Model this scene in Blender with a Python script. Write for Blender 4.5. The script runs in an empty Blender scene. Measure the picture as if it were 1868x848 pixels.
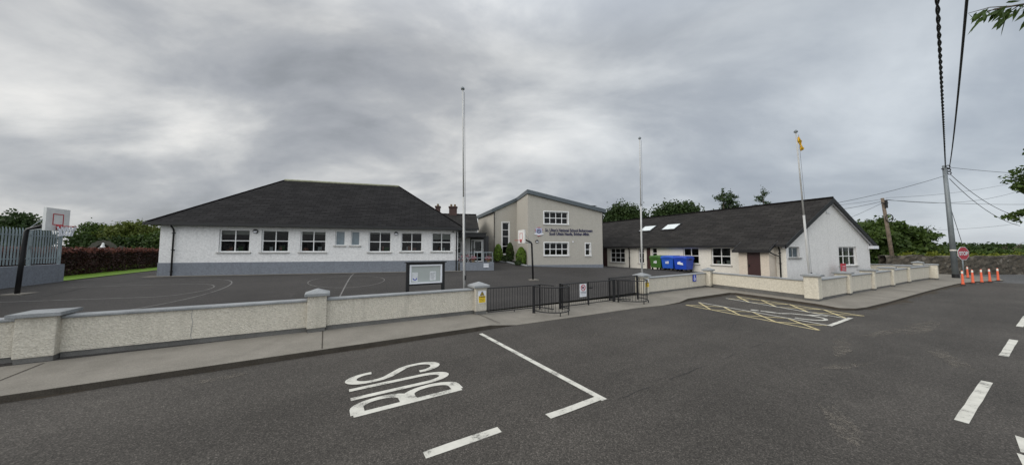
import bpy, bmesh, math, random
import numpy as np
from mathutils import Vector, Matrix

random.seed(4); RNG = np.random.default_rng(4)
C = bpy.context.scene.collection
R = math.radians
PI = math.pi

# ------------------------------------------------------------------ site levels (metres, camera stands over the origin)
AN = R(31.55)                                   # bearing of the road
UX, UY = math.cos(AN), math.sin(AN)
def W2(u, v): return (u*UX - v*UY, u*UY + v*UX)  # road coordinates (along, across) to world
def UVof(x, y): return (x*UX + y*UY, -x*UY + y*UX)
def ss(a, b, x):
    t = min(1.0, max(0.0, (x-a)/(b-a))); return t*t*(3-2*t)
def zroad(x, y):
    return .3*ss(8, 34, x*UX+y*UY)
def zsite(x, y):
    u, v = UVof(x, y)
    v0 = 9.6-4*ss(14, 22, u); v1 = 20-6*ss(14, 22, u)
    k = ss(v0, v1, v)*(1-.35*ss(17, 27, u))*(1-ss(30, 40, u))
    return .12+.76*k+zroad(x, y)*(1-k)+.5*math.exp(-((x+.5)**2+(y-28)**2)/10.2)

# ------------------------------------------------------------------ materials
def new_mat(name):
    m = bpy.data.materials.new(name); m.use_nodes = True
    nt = m.node_tree; b = nt.nodes['Principled BSDF']
    return m, nt, b
def N(nt, t, **kw):
    n = nt.nodes.new(t)
    for k, v in kw.items(): setattr(n, k, v)
    return n
def coords(nt, kind='pos'):
    if kind == 'pos': return N(nt, 'ShaderNodeNewGeometry').outputs['Position']
    return N(nt, 'ShaderNodeTexCoord').outputs['Object' if kind == 'obj' else 'UV']
def noise(nt, co, scale, detail=4, rough=.55, dist=0.0):
    n = N(nt, 'ShaderNodeTexNoise'); n.inputs['Scale'].default_value = scale
    n.inputs['Detail'].default_value = detail; n.inputs['Roughness'].default_value = rough; n.inputs['Distortion'].default_value = dist
    nt.links.new(co, n.inputs['Vector']); return n.outputs['Fac']
def ramp(nt, fac, stops):
    r = N(nt, 'ShaderNodeValToRGB'); e = r.color_ramp.elements
    while len(e) < len(stops): e.new(.5)
    for i, (p, c) in enumerate(stops):
        e[i].position = p; e[i].color = (c, c, c, 1) if not isinstance(c, tuple) else (*c, 1)
    nt.links.new(fac, r.inputs['Fac']); return r.outputs['Color']
def mix(nt, fac, a, b, mode='MIX'):
    n = N(nt, 'ShaderNodeMix', data_type='RGBA', blend_type=mode)
    for i, x in ((0, fac), (6, a), (7, b)):
        if isinstance(x, (int, float)): n.inputs[i].default_value = x
        elif isinstance(x, tuple): n.inputs[i].default_value = (*x, 1)
        else: nt.links.new(x, n.inputs[i])
    return n.outputs[2]
def bump(nt, b, h, strength, dist):
    n = N(nt, 'ShaderNodeBump'); n.inputs['Strength'].default_value = strength; n.inputs['Distance'].default_value = dist
    nt.links.new(h, n.inputs['Height']); nt.links.new(n.outputs['Normal'], b.inputs['Normal'])
def plain(name, col, rough=.6, metal=0, var=.12, scale=6, kind='obj', spec=.4):
    m, nt, b = new_mat(name)
    f = noise(nt, coords(nt, kind), scale, 5)
    c = mix(nt, ramp(nt, f, [(.3, 0.), (.7, 1.)]), tuple(x*(1-var) for x in col), tuple(min(1, x*(1+var)) for x in col))
    nt.links.new(c, b.inputs['Base Color'])
    b.inputs['Roughness'].default_value = rough; b.inputs['Metallic'].default_value = metal
    b.inputs['Specular IOR Level'].default_value = spec
    return m
def asphalt(name, dark, light, patch, grain=150, stain=(.13, .12, .105)):
    m, nt, b = new_mat(name); co = coords(nt)
    g = N(nt, 'ShaderNodeTexVoronoi'); g.inputs['Scale'].default_value = grain; nt.links.new(co, g.inputs['Vector'])
    sp = N(nt, 'ShaderNodeSeparateColor'); nt.links.new(g.outputs['Color'], sp.inputs['Color'])
    base = ramp(nt, sp.outputs['Red'], [(0, tuple(x*.6 for x in dark)), (.5, tuple(.5*(a+c) for a, c in zip(dark, light))), (.86, light), (1, tuple(x*2.1 for x in light))])
    fine = noise(nt, co, 28, 6, .75)
    base = mix(nt, .3, base, mix(nt, fine, tuple(x*.55 for x in light), tuple(x*1.2 for x in light)))
    mpu = N(nt, 'ShaderNodeMapping', vector_type='TEXTURE'); mpu.inputs['Rotation'].default_value = (0, 0, AN); mpu.inputs['Scale'].default_value = (7, .8, 1); nt.links.new(co, mpu.inputs['Vector'])
    base = mix(nt, 1.0, base, ramp(nt, noise(nt, mpu.outputs['Vector'], .8, 5, .6), [(.3, (1-patch*.75,)*3), (.7, (1+patch*.75,)*3)]), 'MULTIPLY')
    big = noise(nt, co, .35, 6, .62)
    base = mix(nt, 1.0, base, ramp(nt, big, [(.32, (1-patch,)*3), (.7, (1+patch,)*3)]), 'MULTIPLY')
    st = noise(nt, co, 1.1, 8, .7)
    base = mix(nt, ramp(nt, st, [(.60, 0.), (.78, .5)]), base, stain)
    nt.links.new(base, b.inputs['Base Color']); b.inputs['Roughness'].default_value = .85
    b.inputs['Specular IOR Level'].default_value = .25
    bump(nt, b, sp.outputs['Green'], .5, .006)
    return m
def concrete(name, a, c, sc=1.2, stain=.35, grain=60, kind='pos'):
    m, nt, b = new_mat(name); co = coords(nt, kind)
    base = mix(nt, ramp(nt, noise(nt, co, sc, 8, .65), [(.3, 0.), (.7, 1.)]), a, c)
    g = noise(nt, co, grain, 3, .7)
    base = mix(nt, .5, base, ramp(nt, g, [(.25, tuple(x*.55 for x in a)), (.75, tuple(x*1.3 for x in c))]))
    s = noise(nt, co, .55, 7, .7)
    base = mix(nt, ramp(nt, s, [(.5, 0.), (.72, stain)]), base, tuple(x*.45 for x in a))
    nt.links.new(base, b.inputs['Base Color']); b.inputs['Roughness'].default_value = .9
    b.inputs['Specular IOR Level'].default_value = .2
    bump(nt, b, g, .35, .01); return m
def dash_render(name, a, c, scale, dist, drip=.35, patch=.0):
    """roughcast / pebble dash: lumpy relief, colour of pebbles and rain streaks"""
    m, nt, b = new_mat(name); co = coords(nt)
    v = N(nt, 'ShaderNodeTexVoronoi'); v.inputs['Scale'].default_value = scale; nt.links.new(co, v.inputs['Vector'])
    n = noise(nt, co, scale*.35, 6, .7)
    base = mix(nt, n, a, c)
    sp = N(nt, 'ShaderNodeSeparateColor'); nt.links.new(v.outputs['Color'], sp.inputs['Color'])
    base = mix(nt, .35, base, ramp(nt, sp.outputs['Red'], [(0, tuple(x*.72 for x in a)), (1, tuple(min(.9, x*1.18) for x in c))]))
    mp = N(nt, 'ShaderNodeMapping'); mp.inputs['Scale'].default_value = (5, 5, .5); nt.links.new(co, mp.inputs['Vector'])
    st = noise(nt, mp.outputs['Vector'], 1.0, 6, .65)
    base = mix(nt, ramp(nt, st, [(.52, 0.), (.78, drip)]), base, tuple(x*.55 for x in a))
    nt.links.new(base, b.inputs['Base Color']); b.inputs['Roughness'].default_value = .92
    b.inputs['Specular IOR Level'].default_value = .15
    h = mix(nt, .5, v.outputs['Distance'], n); bump(nt, b, h, .9, dist); return m
def slate(name, col, row=.2, wid=.55):
    m, nt, b = new_mat(name); co = coords(nt, 'uv')
    br = N(nt, 'ShaderNodeTexBrick'); nt.links.new(co, br.inputs['Vector'])
    br.inputs['Scale'].default_value = 1; br.inputs['Brick Width'].default_value = wid; br.inputs['Row Height'].default_value = row
    br.inputs['Mortar Size'].default_value = .014; br.inputs['Mortar Smooth'].default_value = .3; br.inputs['Bias'].default_value = -.1
    br.inputs['Color1'].default_value = (*[x*.8 for x in col], 1); br.inputs['Color2'].default_value = (*[x*1.25 for x in col], 1)
    br.inputs['Mortar'].default_value = (*[x*.22 for x in col], 1)
    p = coords(nt)
    base = mix(nt, 1.0, br.outputs['Color'], ramp(nt, noise(nt, p, .7, 8, .65), [(.3, (.82, .82, .83)), (.72, (1.2, 1.18, 1.15))]), 'MULTIPLY')
    li = noise(nt, p, 5, 8, .75)
    base = mix(nt, ramp(nt, li, [(.64, 0.), (.74, .35)]), base, (.09, .088, .078))
    nt.links.new(base, b.inputs['Base Color']); b.inputs['Roughness'].default_value = .9
    b.inputs['Specular IOR Level'].default_value = .08
    bump(nt, b, br.outputs['Fac'], -.6, .02); return m
def leafm(name, a, c, scale=.6, trans=.25):
    m, nt, b = new_mat(name); p = coords(nt)
    f = noise(nt, p, scale, 3, .6); f2 = noise(nt, p, scale*9, 2, .6)
    col = mix(nt, ramp(nt, f, [(.35, 0.), (.65, 1.)]), a, c)
    col = mix(nt, .45, col, mix(nt, f2, tuple(x*.4 for x in a), tuple(x*1.5 for x in c)))
    nt.links.new(col, b.inputs['Base Color']); b.inputs['Roughness'].default_value = .6
    b.inputs['Specular IOR Level'].default_value = .25
    t = N(nt, 'ShaderNodeBsdfTranslucent'); nt.links.new(col, t.inputs['Color'])
    mx = N(nt, 'ShaderNodeMixShader'); mx.inputs[0].default_value = trans
    nt.links.new(b.outputs[0], mx.inputs[1]); nt.links.new(t.outputs[0], mx.inputs[2])
    nt.links.new(mx.outputs[0], nt.nodes['Material Output'].inputs['Surface']); return m
def paint(name, col, wear=.4, under=(.06, .058, .055)):
    """worn thermoplastic road paint"""
    m, nt, b = new_mat(name); co = coords(nt)
    f = noise(nt, co, 45, 5, .8); g = noise(nt, co, 3.5, 5, .65)
    base = mix(nt, ramp(nt, g, [(.3, 0.), (.75, 1.)]), col, tuple(x*.72 for x in col))
    k = mix(nt, .55, f, g)
    base = mix(nt, ramp(nt, k, [(.53, 0.), (.62, min(1, wear*1.35))]), base, under)
    nt.links.new(base, b.inputs['Base Color']); b.inputs['Roughness'].default_value = .8
    b.inputs['Specular IOR Level'].default_value = .2; bump(nt, b, f, .3, .004); return m
def glass(name, tint, gl=.09, rough=.03):
    m, nt, b = new_mat(name)
    t = N(nt, 'ShaderNodeBsdfTransparent'); t.inputs['Color'].default_value = (*tint, 1)
    g = N(nt, 'ShaderNodeBsdfGlossy'); g.inputs['Roughness'].default_value = rough
    fr = N(nt, 'ShaderNodeFresnel'); fr.inputs['IOR'].default_value = 1.33
    mx = N(nt, 'ShaderNodeMixShader'); nt.links.new(fr.outputs[0], mx.inputs[0])
    nt.links.new(t.outputs[0], mx.inputs[1]); nt.links.new(g.outputs[0], mx.inputs[2])
    nt.links.new(mx.outputs[0], nt.nodes['Material Output'].inputs['Surface']); return m

M = {}
M['road'] = asphalt('road_asphalt', (.024, .0218, .0192), (.078, .0705, .062), .2, 85)
M['yard'] = asphalt('yard_asphalt', (.032, .0295, .028), (.052, .048, .045), .16, 110, (.10, .093, .085))
M['side'] = asphalt('side_asphalt', (.06, .06, .06), (.13, .13, .128), .12, 90)
M['pave'] = concrete('pavement_concrete', (.15, .138, .117), (.25, .23, .198))
M['kerb'] = concrete('kerb_stained', (.034, .028, .022), (.085, .074, .06), 3, .5)
M['cope'] = concrete('coping_concrete', (.19, .20, .205), (.33, .34, .345), 3, .5)
M['plinthd'] = concrete('wall_foot_concrete', (.085, .083, .078), (.17, .165, .155), 2.5, .5)
M['dash'] = dash_render('cream_pebble_dash', (.46, .425, .355), (.61, .57, .488), 36, .026, .42)
M['dash2'] = dash_render('smooth_cream_render', (.52, .48, .39), (.62, .58, .49), 26, .012, .3)
M['white'] = dash_render('white_roughcast', (.68, .673, .66), (.73, .723, .71), 16, .008, .22)
M['white2'] = dash_render('white_gable_roughcast', (.63, .62, .605), (.68, .67, .655), 22, .007, .24)
M['offwhite'] = dash_render('offwhite_render', (.64, .61, .545), (.70, .67, .60), 30, .006, .16)
M['cream'] = dash_render('porch_cream_render', (.56, .49, .41), (.62, .55, .46), 30, .006, .16)
M['beige'] = dash_render('beige_render', (.385, .364, .32), (.42, .398, .355), 30, .002, .2)
M['grey'] = dash_render('grey_painted_plinth', (.175, .19, .215), (.21, .226, .252), 16, .006, .3)
M['slate'] = slate('dark_slate', (.021, .0205, .0212))
M['slateb'] = slate('brown_slate', (.029, .0275, .0265), .22, .6)
M['slatef'] = slate('blue_slate', (.11, .12, .14))
M['ridge'] = concrete('ridge_tile_lichen', (.15, .15, .11), (.40, .40, .29), 9, .5, 40)
M['zinc'] = plain('grey_metal_roof', (.085, .10, .11), .45, .3)
M['black'] = plain('black_plastic', (.012, .012, .013), .4)
M['blackm'] = plain('black_painted_metal', (.009, .009, .010), .45)
M['pvc'] = plain('white_window_frame', (.74, .74, .73), .35, var=.05)
M['sill'] = concrete('sill_concrete', (.36, .35, .33), (.5, .49, .46), 3, .4)
M['glass'] = glass('window_glass', (.42, .45, .44))
M['frost'] = plain('frosted_glass', (.17, .21, .235), .25, var=.1)
M['blindpane'] = plain('blind_behind_glass', (.34, .36, .35), .3, var=.15)
M['skyl'] = plain('skylight_glass', (.62, .66, .66), .12, var=.08)
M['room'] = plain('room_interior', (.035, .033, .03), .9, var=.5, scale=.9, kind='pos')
M['blind'] = plain('blind_cloth', (.62, .6, .55), .8)
M['display'] = plain('paper_displays', (.35, .16, .12), .8, var=.7, scale=9, kind='pos')
M['door'] = plain('maroon_door', (.042, .017, .016), .45)
M['galv'] = plain('galvanised_steel', (.26, .30, .32), .5, .45, scale=3)
M['palis'] = plain('palisade_steel', (.22, .26, .275), .55, .2, var=.2, scale=2)
M['pole'] = plain('white_flagpole', (.42, .42, .41), .4, var=.12, scale=3)
M['conc_pole'] = plain('grey_steel_pole', (.17, .19, .20), .5, .35, var=.2, scale=1.2)
M['wood'] = plain('weathered_pole_timber', (.16, .125, .095), .9, var=.35, scale=5)
M['bark'] = plain('tree_bark', (.075, .06, .045), .95, var=.4, scale=4)
M['wire'] = plain('black_cable', (.02, .02, .022), .6)
M['board'] = plain('white_backboard', (.66, .66, .64), .45, var=.08)
M['red'] = plain('red_paint', (.42, .03, .035), .5)
M['net'] = plain('white_net_cord', (.65, .66, .70), .8)
M['bingreen'] = plain('green_bin_plastic', (.04, .11, .018), .45, var=.1)
M['bingreenlid'] = plain('dark_green_lid', (.045, .12, .022), .45, var=.1)
M['binblue'] = plain('blue_bin_plastic', (.018, .085, .43), .4, var=.1)
M['binblue2'] = plain('deep_blue_bin_plastic', (.012, .055, .40), .4, var=.1)
M['rubber'] = plain('rubber', (.018, .018, .018), .8)
M['signw'] = plain('white_sign', (.68, .69, .72), .4, var=.05)
M['signy'] = plain('yellow_sign', (.72, .50, .03), .45, var=.06)
M['signr'] = plain('red_sign', (.42, .022, .04), .4, var=.08)
M['signb'] = plain('blue_sign', (.02, .05, .36), .4, var=.08)
M['navy'] = plain('navy_letters', (.015, .014, .06), .4)
M['lilac'] = plain('crest_pale_blue', (.40, .42, .56), .5)
M['orange'] = plain('orange_cone', (.72, .13, .06), .5, var=.1)
M['reflect'] = plain('white_reflective_band', (.7, .66, .6), .4)
M['papers'] = plain('notice_paper', (.6, .61, .62), .8, var=.12, scale=12)
M['noticebg'] = plain('notice_board_back', (.36, .385, .37), .35, var=.06, scale=2)
M['flag'] = plain('yellow_flag', (.72, .42, .03), .8)
M['brick'] = plain('chimney_brick', (.07, .043, .038), .9, var=.4, scale=12, kind='pos')
M['clay'] = plain('clay_pot', (.16, .12, .07), .9, var=.3)
M['statue'] = plain('white_statue', (.72, .72, .72), .6)
M['rock'] = concrete('grotto_rock', (.055, .052, .045), (.12, .115, .095), 2.5, .4)
M['stone'] = None
M['grass'] = leafm('lawn_grass', (.10, .19, .014), (.15, .26, .02), 1.5, .0)
M['field'] = leafm('field_grass', (.05, .085, .02), (.10, .13, .035), .05, .0)
M['leaf1'] = leafm('leaf_dark', (.014, .031, .009), (.040, .068, .016), .5)
M['leaf2'] = leafm('leaf_mid', (.026, .055, .010), (.070, .108, .021), .5)
M['leaf3'] = leafm('leaf_yellow', (.05, .08, .014), (.12, .14, .028), .5)
M['leafc'] = leafm('leaf_conifer', (.02, .04, .016), (.05, .08, .03), .6, .1)
M['leafs'] = leafm('leaf_cypress', (.06, .125, .012), (.14, .22, .028), 3, .1)
M['leafb'] = leafm('leaf_copper', (.022, .010, .0095), (.055, .024, .019), 1.2, .15)
M['leafr'] = leafm('leaf_copper_tip', (.10, .028, .024), (.16, .06, .04), 1.2, .2)
M['leafh'] = leafm('leaf_hedge_yellow', (.10, .13, .014), (.18, .20, .025), 1.5, .15)
M['petal'] = plain('pink_petals', (.50, .12, .16), .7, var=.6, scale=25, kind='pos')
M['lwhite'] = paint('white_road_paint', (.60, .585, .525), .6)
M['dirt'] = concrete('kerb_grit', (.03, .024, .017), (.07, .056, .04), 8, .5, 90)
def scuff_mat():
    m, nt, b = new_mat('dried_silt'); co = coords(nt); b.inputs['Base Color'].default_value = (.17, .15, .125, 1); b.inputs['Roughness'].default_value = .95
    f = mix(nt, .5, noise(nt, co, 40, 5, .75), noise(nt, co, 5, 5, .7)); nt.links.new(ramp(nt, f, [(.47, 0.), (.62, .75)]), b.inputs['Alpha']); return m
M['silt'] = scuff_mat()
M['lobby'] = plain('lobby_painted_shade', (.05, .05, .052), .8)  # shade under the canopy put into the wall colour
M['lyellow'] = paint('yellow_road_paint', (.60, .51, .29), .55)
M['lfaint'] = paint('faint_court_paint', (.20, .193, .185), .85)
M['seam'] = plain('tar_seam', (.018, .017, .017), .8, kind='pos')
def stone_mat():
    m, nt, b = new_mat('rubble_stone'); co = coords(nt)
    v = N(nt, 'ShaderNodeTexVoronoi'); v.inputs['Scale'].default_value = 3.4; nt.links.new(co, v.inputs['Vector'])
    v2 = N(nt, 'ShaderNodeTexVoronoi', feature='DISTANCE_TO_EDGE'); v2.inputs['Scale'].default_value = 3.4; nt.links.new(co, v2.inputs['Vector'])
    sp = N(nt, 'ShaderNodeSeparateColor'); nt.links.new(v.outputs['Color'], sp.inputs['Color'])
    c = ramp(nt, sp.outputs['Red'], [(0, (.03, .025, .018)), (.6, (.078, .064, .047)), (.93, (.13, .11, .085)), (1, (.32, .29, .25))])
    c = mix(nt, ramp(nt, v2.outputs['Distance'], [(.0, 1.), (.07, 0.)]), c, (.04, .036, .03))
    c = mix(nt, .4, c, ramp(nt, noise(nt, co, 7, 6, .7), [(.3, (.03, .027, .02)), (.7, (.15, .13, .10))]))
    nt.links.new(c, b.inputs['Base Color']); b.inputs['Roughness'].default_value = .95
    bump(nt, b, v2.outputs['Distance'], .6, .08); return m
M['stone'] = stone_mat()

# ------------------------------------------------------------------ mesh builder
class MB:
    def __init__(s): s.v = []; s.f = []; s.uv = {}; s.mi = []; s.cur = 0
    def face(s, pts, uv=None):
        i = len(s.v); s.v += [tuple(p) for p in pts]; s.f.append(tuple(range(i, i+len(pts)))); s.mi.append(s.cur)
        if uv: s.uv[len(s.f)-1] = uv
    def shared(s, verts, faces):
        i = len(s.v); s.v += [tuple(p) for p in verts]
        for f in faces: s.f.append(tuple(k+i for k in f)); s.mi.append(s.cur)
    def box(s, x0, x1, y0, y1, z0, z1, T=None):
        P = [(x0, y0, z0), (x1, y0, z0), (x1, y1, z0), (x0, y1, z0), (x0, y0, z1), (x1, y0, z1), (x1, y1, z1), (x0, y1, z1)]
        if T: P = [T(*p) for p in P]
        s.shared(P, [(0, 3, 2, 1), (4, 5, 6, 7), (0, 1, 5, 4), (1, 2, 6, 5), (2, 3, 7, 6), (3, 0, 4, 7)])
    def hexa(s, P):
        s.shared(P, [(0, 3, 2, 1), (4, 5, 6, 7), (0, 1, 5, 4), (1, 2, 6, 5), (2, 3, 7, 6), (3, 0, 4, 7)])
    def tube(s, pts, r, n=8, cap=True):
        pts = [Vector(p) for p in pts]; rr = r if isinstance(r, (list, tuple)) else [r]*len(pts)
        t0 = (pts[1]-pts[0]).normalized(); a = Vector((0, 0, 1)) if abs(t0.z) < .9 else Vector((1, 0, 0))
        nrm = t0.cross(a).normalized(); V = []
        for i, p in enumerate(pts):
            t = (pts[min(i+1, len(pts)-1)]-pts[max(i-1, 0)]).normalized()
            nrm = (nrm-t*nrm.dot(t)).normalized(); b = t.cross(nrm)
            for k in range(n):
                q = 2*PI*k/n; V.append(p+(nrm*math.cos(q)+b*math.sin(q))*rr[i])
        F = [(i*n+k, i*n+(k+1) % n, (i+1)*n+(k+1) % n, (i+1)*n+k) for i in range(len(pts)-1) for k in range(n)]
        if cap: F += [tuple(range(n-1, -1, -1)), tuple(range((len(pts)-1)*n, len(pts)*n))]
        s.shared(V, F)
    def lathe(s, prof, n=16, o=(0, 0, 0)):
        V = [(o[0]+r*math.cos(2*PI*k/n), o[1]+r*math.sin(2*PI*k/n), o[2]+z) for r, z in prof for k in range(n)]
        F = [(i*n+k, i*n+(k+1) % n, (i+1)*n+(k+1) % n, (i+1)*n+k) for i in range(len(prof)-1) for k in range(n)]
        F += [tuple(range(n-1, -1, -1)), tuple(range((len(prof)-1)*n, len(prof)*n))]
        s.shared(V, F)
    def prism(s, poly, T, d0, d1):
        """poly in the local (a,b) plane, extruded d0..d1; T(a,d,b) -> point; poly counter clockwise seen from -d"""
        n = len(poly)
        V = [T(a, d0, b) for a, b in poly]+[T(a, d1, b) for a, b in poly]
        F = [tuple(range(n)), tuple(range(2*n-1, n-1, -1))]+[(k, k+n, (k+1) % n+n, (k+1) % n) for k in range(n)]
        s.shared(V, F)
    def disc(s, c, r, T, d0, d1, n=20):
        s.prism([(c[0]+r*math.cos(2*PI*k/n), c[1]+r*math.sin(2*PI*k/n)) for k in range(n)], T, d0, d1)
    def ring(s, c, r, w, T, d0, d1, n=24, a0=0, a1=2*PI):
        for k in range(n):
            q0 = a0+(a1-a0)*k/n; q1 = a0+(a1-a0)*(k+1)/n
            s.prism([(c[0]+rr*math.cos(q), c[1]+rr*math.sin(q)) for rr, q in ((r-w/2, q0), (r+w/2, q0), (r+w/2, q1), (r-w/2, q1))], T, d0, d1)
    def stroke(s, pts, w, T, d0, d1):
        for (a, b) in zip(pts[:-1], pts[1:]):
            dx, dy = b[0]-a[0], b[1]-a[1]; L = math.hypot(dx, dy) or 1; nx, ny = -dy/L*w/2, dx/L*w/2
            s.prism([(a[0]-nx, a[1]-ny), (b[0]-nx, b[1]-ny), (b[0]+nx, b[1]+ny), (a[0]+nx, a[1]+ny)], T, d0, d1)
    def text(s, body, T, width=None, height=None, a=0, b=0, d0=0, d1=-.01, bold=0.0, align='CENTER'):
        cu = bpy.data.curves.new('lettering', 'FONT'); cu.body = body; cu.size = 1; cu.align_x = align; cu.offset = bold; cu.resolution_u = 3
        ob = bpy.data.objects.new('lettering', cu); C.objects.link(ob)
        dg = bpy.context.evaluated_depsgraph_get(); me = bpy.data.meshes.new_from_object(ob.evaluated_get(dg))
        xs = [v.co.x for v in me.vertices]; ys = [v.co.y for v in me.vertices]
        kx = width/(max(xs)-min(xs)) if width else None; ky = height/(max(ys)-min(ys)) if height else kx
        if kx is None: kx = ky
        cx = (max(xs)+min(xs))/2; cy = (max(ys)+min(ys))/2
        V = [(a+(v.co.x-cx)*kx, b+(v.co.y-cy)*ky) for v in me.vertices]
        i = len(V)
        s.shared([T(p, d1, q) for p, q in V], [tuple(f.vertices) for f in me.polygons])
        bpy.data.objects.remove(ob); bpy.data.meshes.remove(me); bpy.data.curves.remove(cu)
    def build(s, name, mat, parent=None, smooth=False, recalc=False):
        me = bpy.data.meshes.new(name)
        off = Vector((0, 0, 0)); p = parent
        while p is not None: off += p.location; p = p.parent
        me.from_pydata([(x-off.x, y-off.y, z-off.z) for x, y, z in s.v], [], s.f)
        mats = mat if isinstance(mat, list) else [mat]
        for m in mats: me.materials.append(m)
        if len(mats) > 1: me.polygons.foreach_set('material_index', s.mi)
        if s.uv:
            uvl = me.uv_layers.new(name='uv')
            for fi, uv in s.uv.items():
                for li, c in zip(me.polygons[fi].loop_indices, uv): uvl.data[li].uv = c
        if recalc:
            bm = bmesh.new(); bm.from_mesh(me); bmesh.ops.remove_doubles(bm, verts=bm.verts, dist=1e-4)
            bmesh.ops.recalc_face_normals(bm, faces=bm.faces); bm.to_mesh(me); bm.free()
        if smooth: me.polygons.foreach_set('use_smooth', [True]*len(me.polygons))
        me.update()
        o = bpy.data.objects.new(name, me); C.objects.link(o)
        if parent is not None: o.parent = parent
        return o

def thing(name, label, cat, loc=(0, 0, 0), group=None):
    o = bpy.data.objects.new(name, None); o.empty_display_size = .3; C.objects.link(o); o.location = loc
    o['label'] = label; o['category'] = cat
    if group: o['group'] = group
    return o
def tag(o, label, cat, group=None):
    o['label'] = label; o['category'] = cat
    if group: o['group'] = group
    return o
def structure(o): o['kind'] = 'structure'; return o
def move_origin(o, loc):
    """put the origin of a one-mesh thing at its base"""
    loc = Vector(loc); o.data.transform(Matrix.Translation(-loc)); o.location = loc; return o
def children(o): return [c for c in bpy.data.objects if c.parent == o]
def copy_tree(o, parent=None, skip=()):
    c = o.copy(); C.objects.link(c)
    if parent is not None: c.parent = parent; 
    for ch in children(o):
        if ch.name.split('.')[0] not in skip: copy_tree(ch, c, skip)
    return c

class Fr:
    """a vertical plane: s along it to the right, d out of it towards the viewer, z up"""
    def __init__(f, x, y, deg): a = R(deg); f.x, f.y, f.c, f.s = x, y, math.cos(a), math.sin(a)
    def P(f, s, d, z): return (f.x+f.c*s+f.s*d, f.y+f.s*s-f.c*d, z)
    def T(f, s, dep, z): return f.P(s, -dep, z)       # depth version for boxes (x0..x1, y = depth behind the face)
def facade(mb, fr, s0, s1, z0, z1, holes, t=.14):
    S = sorted({s0, s1, *[h[0] for h in holes], *[h[1] for h in holes]}); Z = sorted({z0, z1, *[h[2] for h in holes], *[h[3] for h in holes]})
    for a, b in zip(S[:-1], S[1:]):
        for c, d in zip(Z[:-1], Z[1:]):
            if any(h[0] < (a+b)/2 < h[1] and h[2] < (c+d)/2 < h[3] for h in holes): continue
            mb.face([fr.P(a, 0, c), fr.P(b, 0, c), fr.P(b, 0, d), fr.P(a, 0, d)])
    for a, b, c, d in holes:
        for p, q in (((a, c), (a, d)), ((a, d), (b, d)), ((b, d), (b, c)), ((b, c), (a, c))):
            mb.face([fr.P(p[0], 0, p[1]), fr.P(q[0], 0, q[1]), fr.P(q[0], -t, q[1]), fr.P(p[0], -t, p[1])])
def window(root, fr, h, cols, rows, pane='glass', rec=.09, border=.065, bar=.05, sill=True, blind=0, display=False, hs=None, surround=False):
    a, b, c, d = h; mb = MB(); T = fr.T
    mb.box(a, b, rec, rec+.06, d-border, d, T); mb.box(a, b, rec, rec+.06, c, c+border, T)
    mb.box(a, a+border, rec, rec+.06, c+border, d-border, T); mb.box(b-border, b, rec, rec+.06, c+border, d-border, T)
    for k in range(1, cols):
        x = a+(b-a)*k/cols; mb.box(x-bar/2, x+bar/2, rec+.002, rec+.058, c+border, d-border, T)
    zs_ = hs if hs else [c+(d-c)*k/rows for k in range(1, rows)]
    for z in zs_:
        for k in range(cols):
            x0 = a+(b-a)*k/cols+(border if k == 0 else bar/2); x1 = a+(b-a)*(k+1)/cols-(border if k == cols-1 else bar/2)
            mb.box(x0, x1, rec+.004, rec+.056, z-bar/2, z+bar/2, T)
    if surround:
        w = .07
        for bx in ((a-w, a, c, d), (b, b+w, c, d), (a-w, b+w, d, d+w)): mb.box(bx[0], bx[1], -.02, .06, bx[2], bx[3], T)
    w_ = mb.build('window', M['pvc'], root)
    pb = MB(); pb.face([fr.P(a+.02, -rec-.03, c+.02), fr.P(b-.02, -rec-.03, c+.02), fr.P(b-.02, -rec-.03, d-.02), fr.P(a+.02, -rec-.03, d-.02)])
    pb.build('pane', M[pane], w_)
    if sill:
        sb = MB(); sb.box(a-.09, b+.09, -.075, rec, c-.06, c-.002, T); sb.build('sill', M['pvc' if surround else 'sill'], w_)
    if blind:
        bb = MB(); bb.box(a+.03, b-.03, rec+.16, rec+.17, d-blind, d-.02, T); bb.build('blind', M['blind'], w_)
    if display:
        for k in range(5):
            db = MB()
            x = random.uniform(a+.1, b-.35); hh = random.uniform(.12, .4)
            db.box(x, x+random.uniform(.1, .28), rec+.12+.03*k, rec+.14+.03*k, c+.03, c+hh, T)
            db.build('window_display', M[random.choice(['display', 'noticebg', 'signw', 'bingreen', 'display'])], w_)
    return w_
def downpipe(root, fr, s, z0, z1, reach=.35):
    mb = MB(); mb.tube([fr.P(s, reach, z1), fr.P(s, reach*.9, z1-.06), fr.P(s, .09, z1-.3), fr.P(s, .07, z1-.4), fr.P(s, .07, z0)], .038, 8)
    for z in (z1-.5, (z0+z1)/2, z0+.25): mb.box(s-.055, s+.055, -.11, 0, z-.02, z+.02, fr.T)
    mb.build('downpipe', M['black'], root, True)
def wall_light(root, fr, s, z):
    mb = MB(); mb.disc((s, z), .13, fr.T, -.07, 0, 18); o = mb.build('wall_light', M['black'], root)
    lb = MB(); lb.prism([(s+.1*math.cos(PI+q*PI/8), z+.1*math.sin(PI+q*PI/8)) for q in range(9)], fr.T, -.085, -.07); lb.build('lens', M['signw'], o)
def roofface(mb, pts, eave):
    e = Vector((eave[0], eave[1], 0)).normalized(); P = [Vector(p) for p in pts]
    n = (P[1]-P[0]).cross(P[2]-P[0]).normalized(); up = n.cross(e).normalized()
    if up.z < 0: up = -up
    mb.face(pts, [(p.dot(e), p.dot(up)) for p in P])

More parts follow.
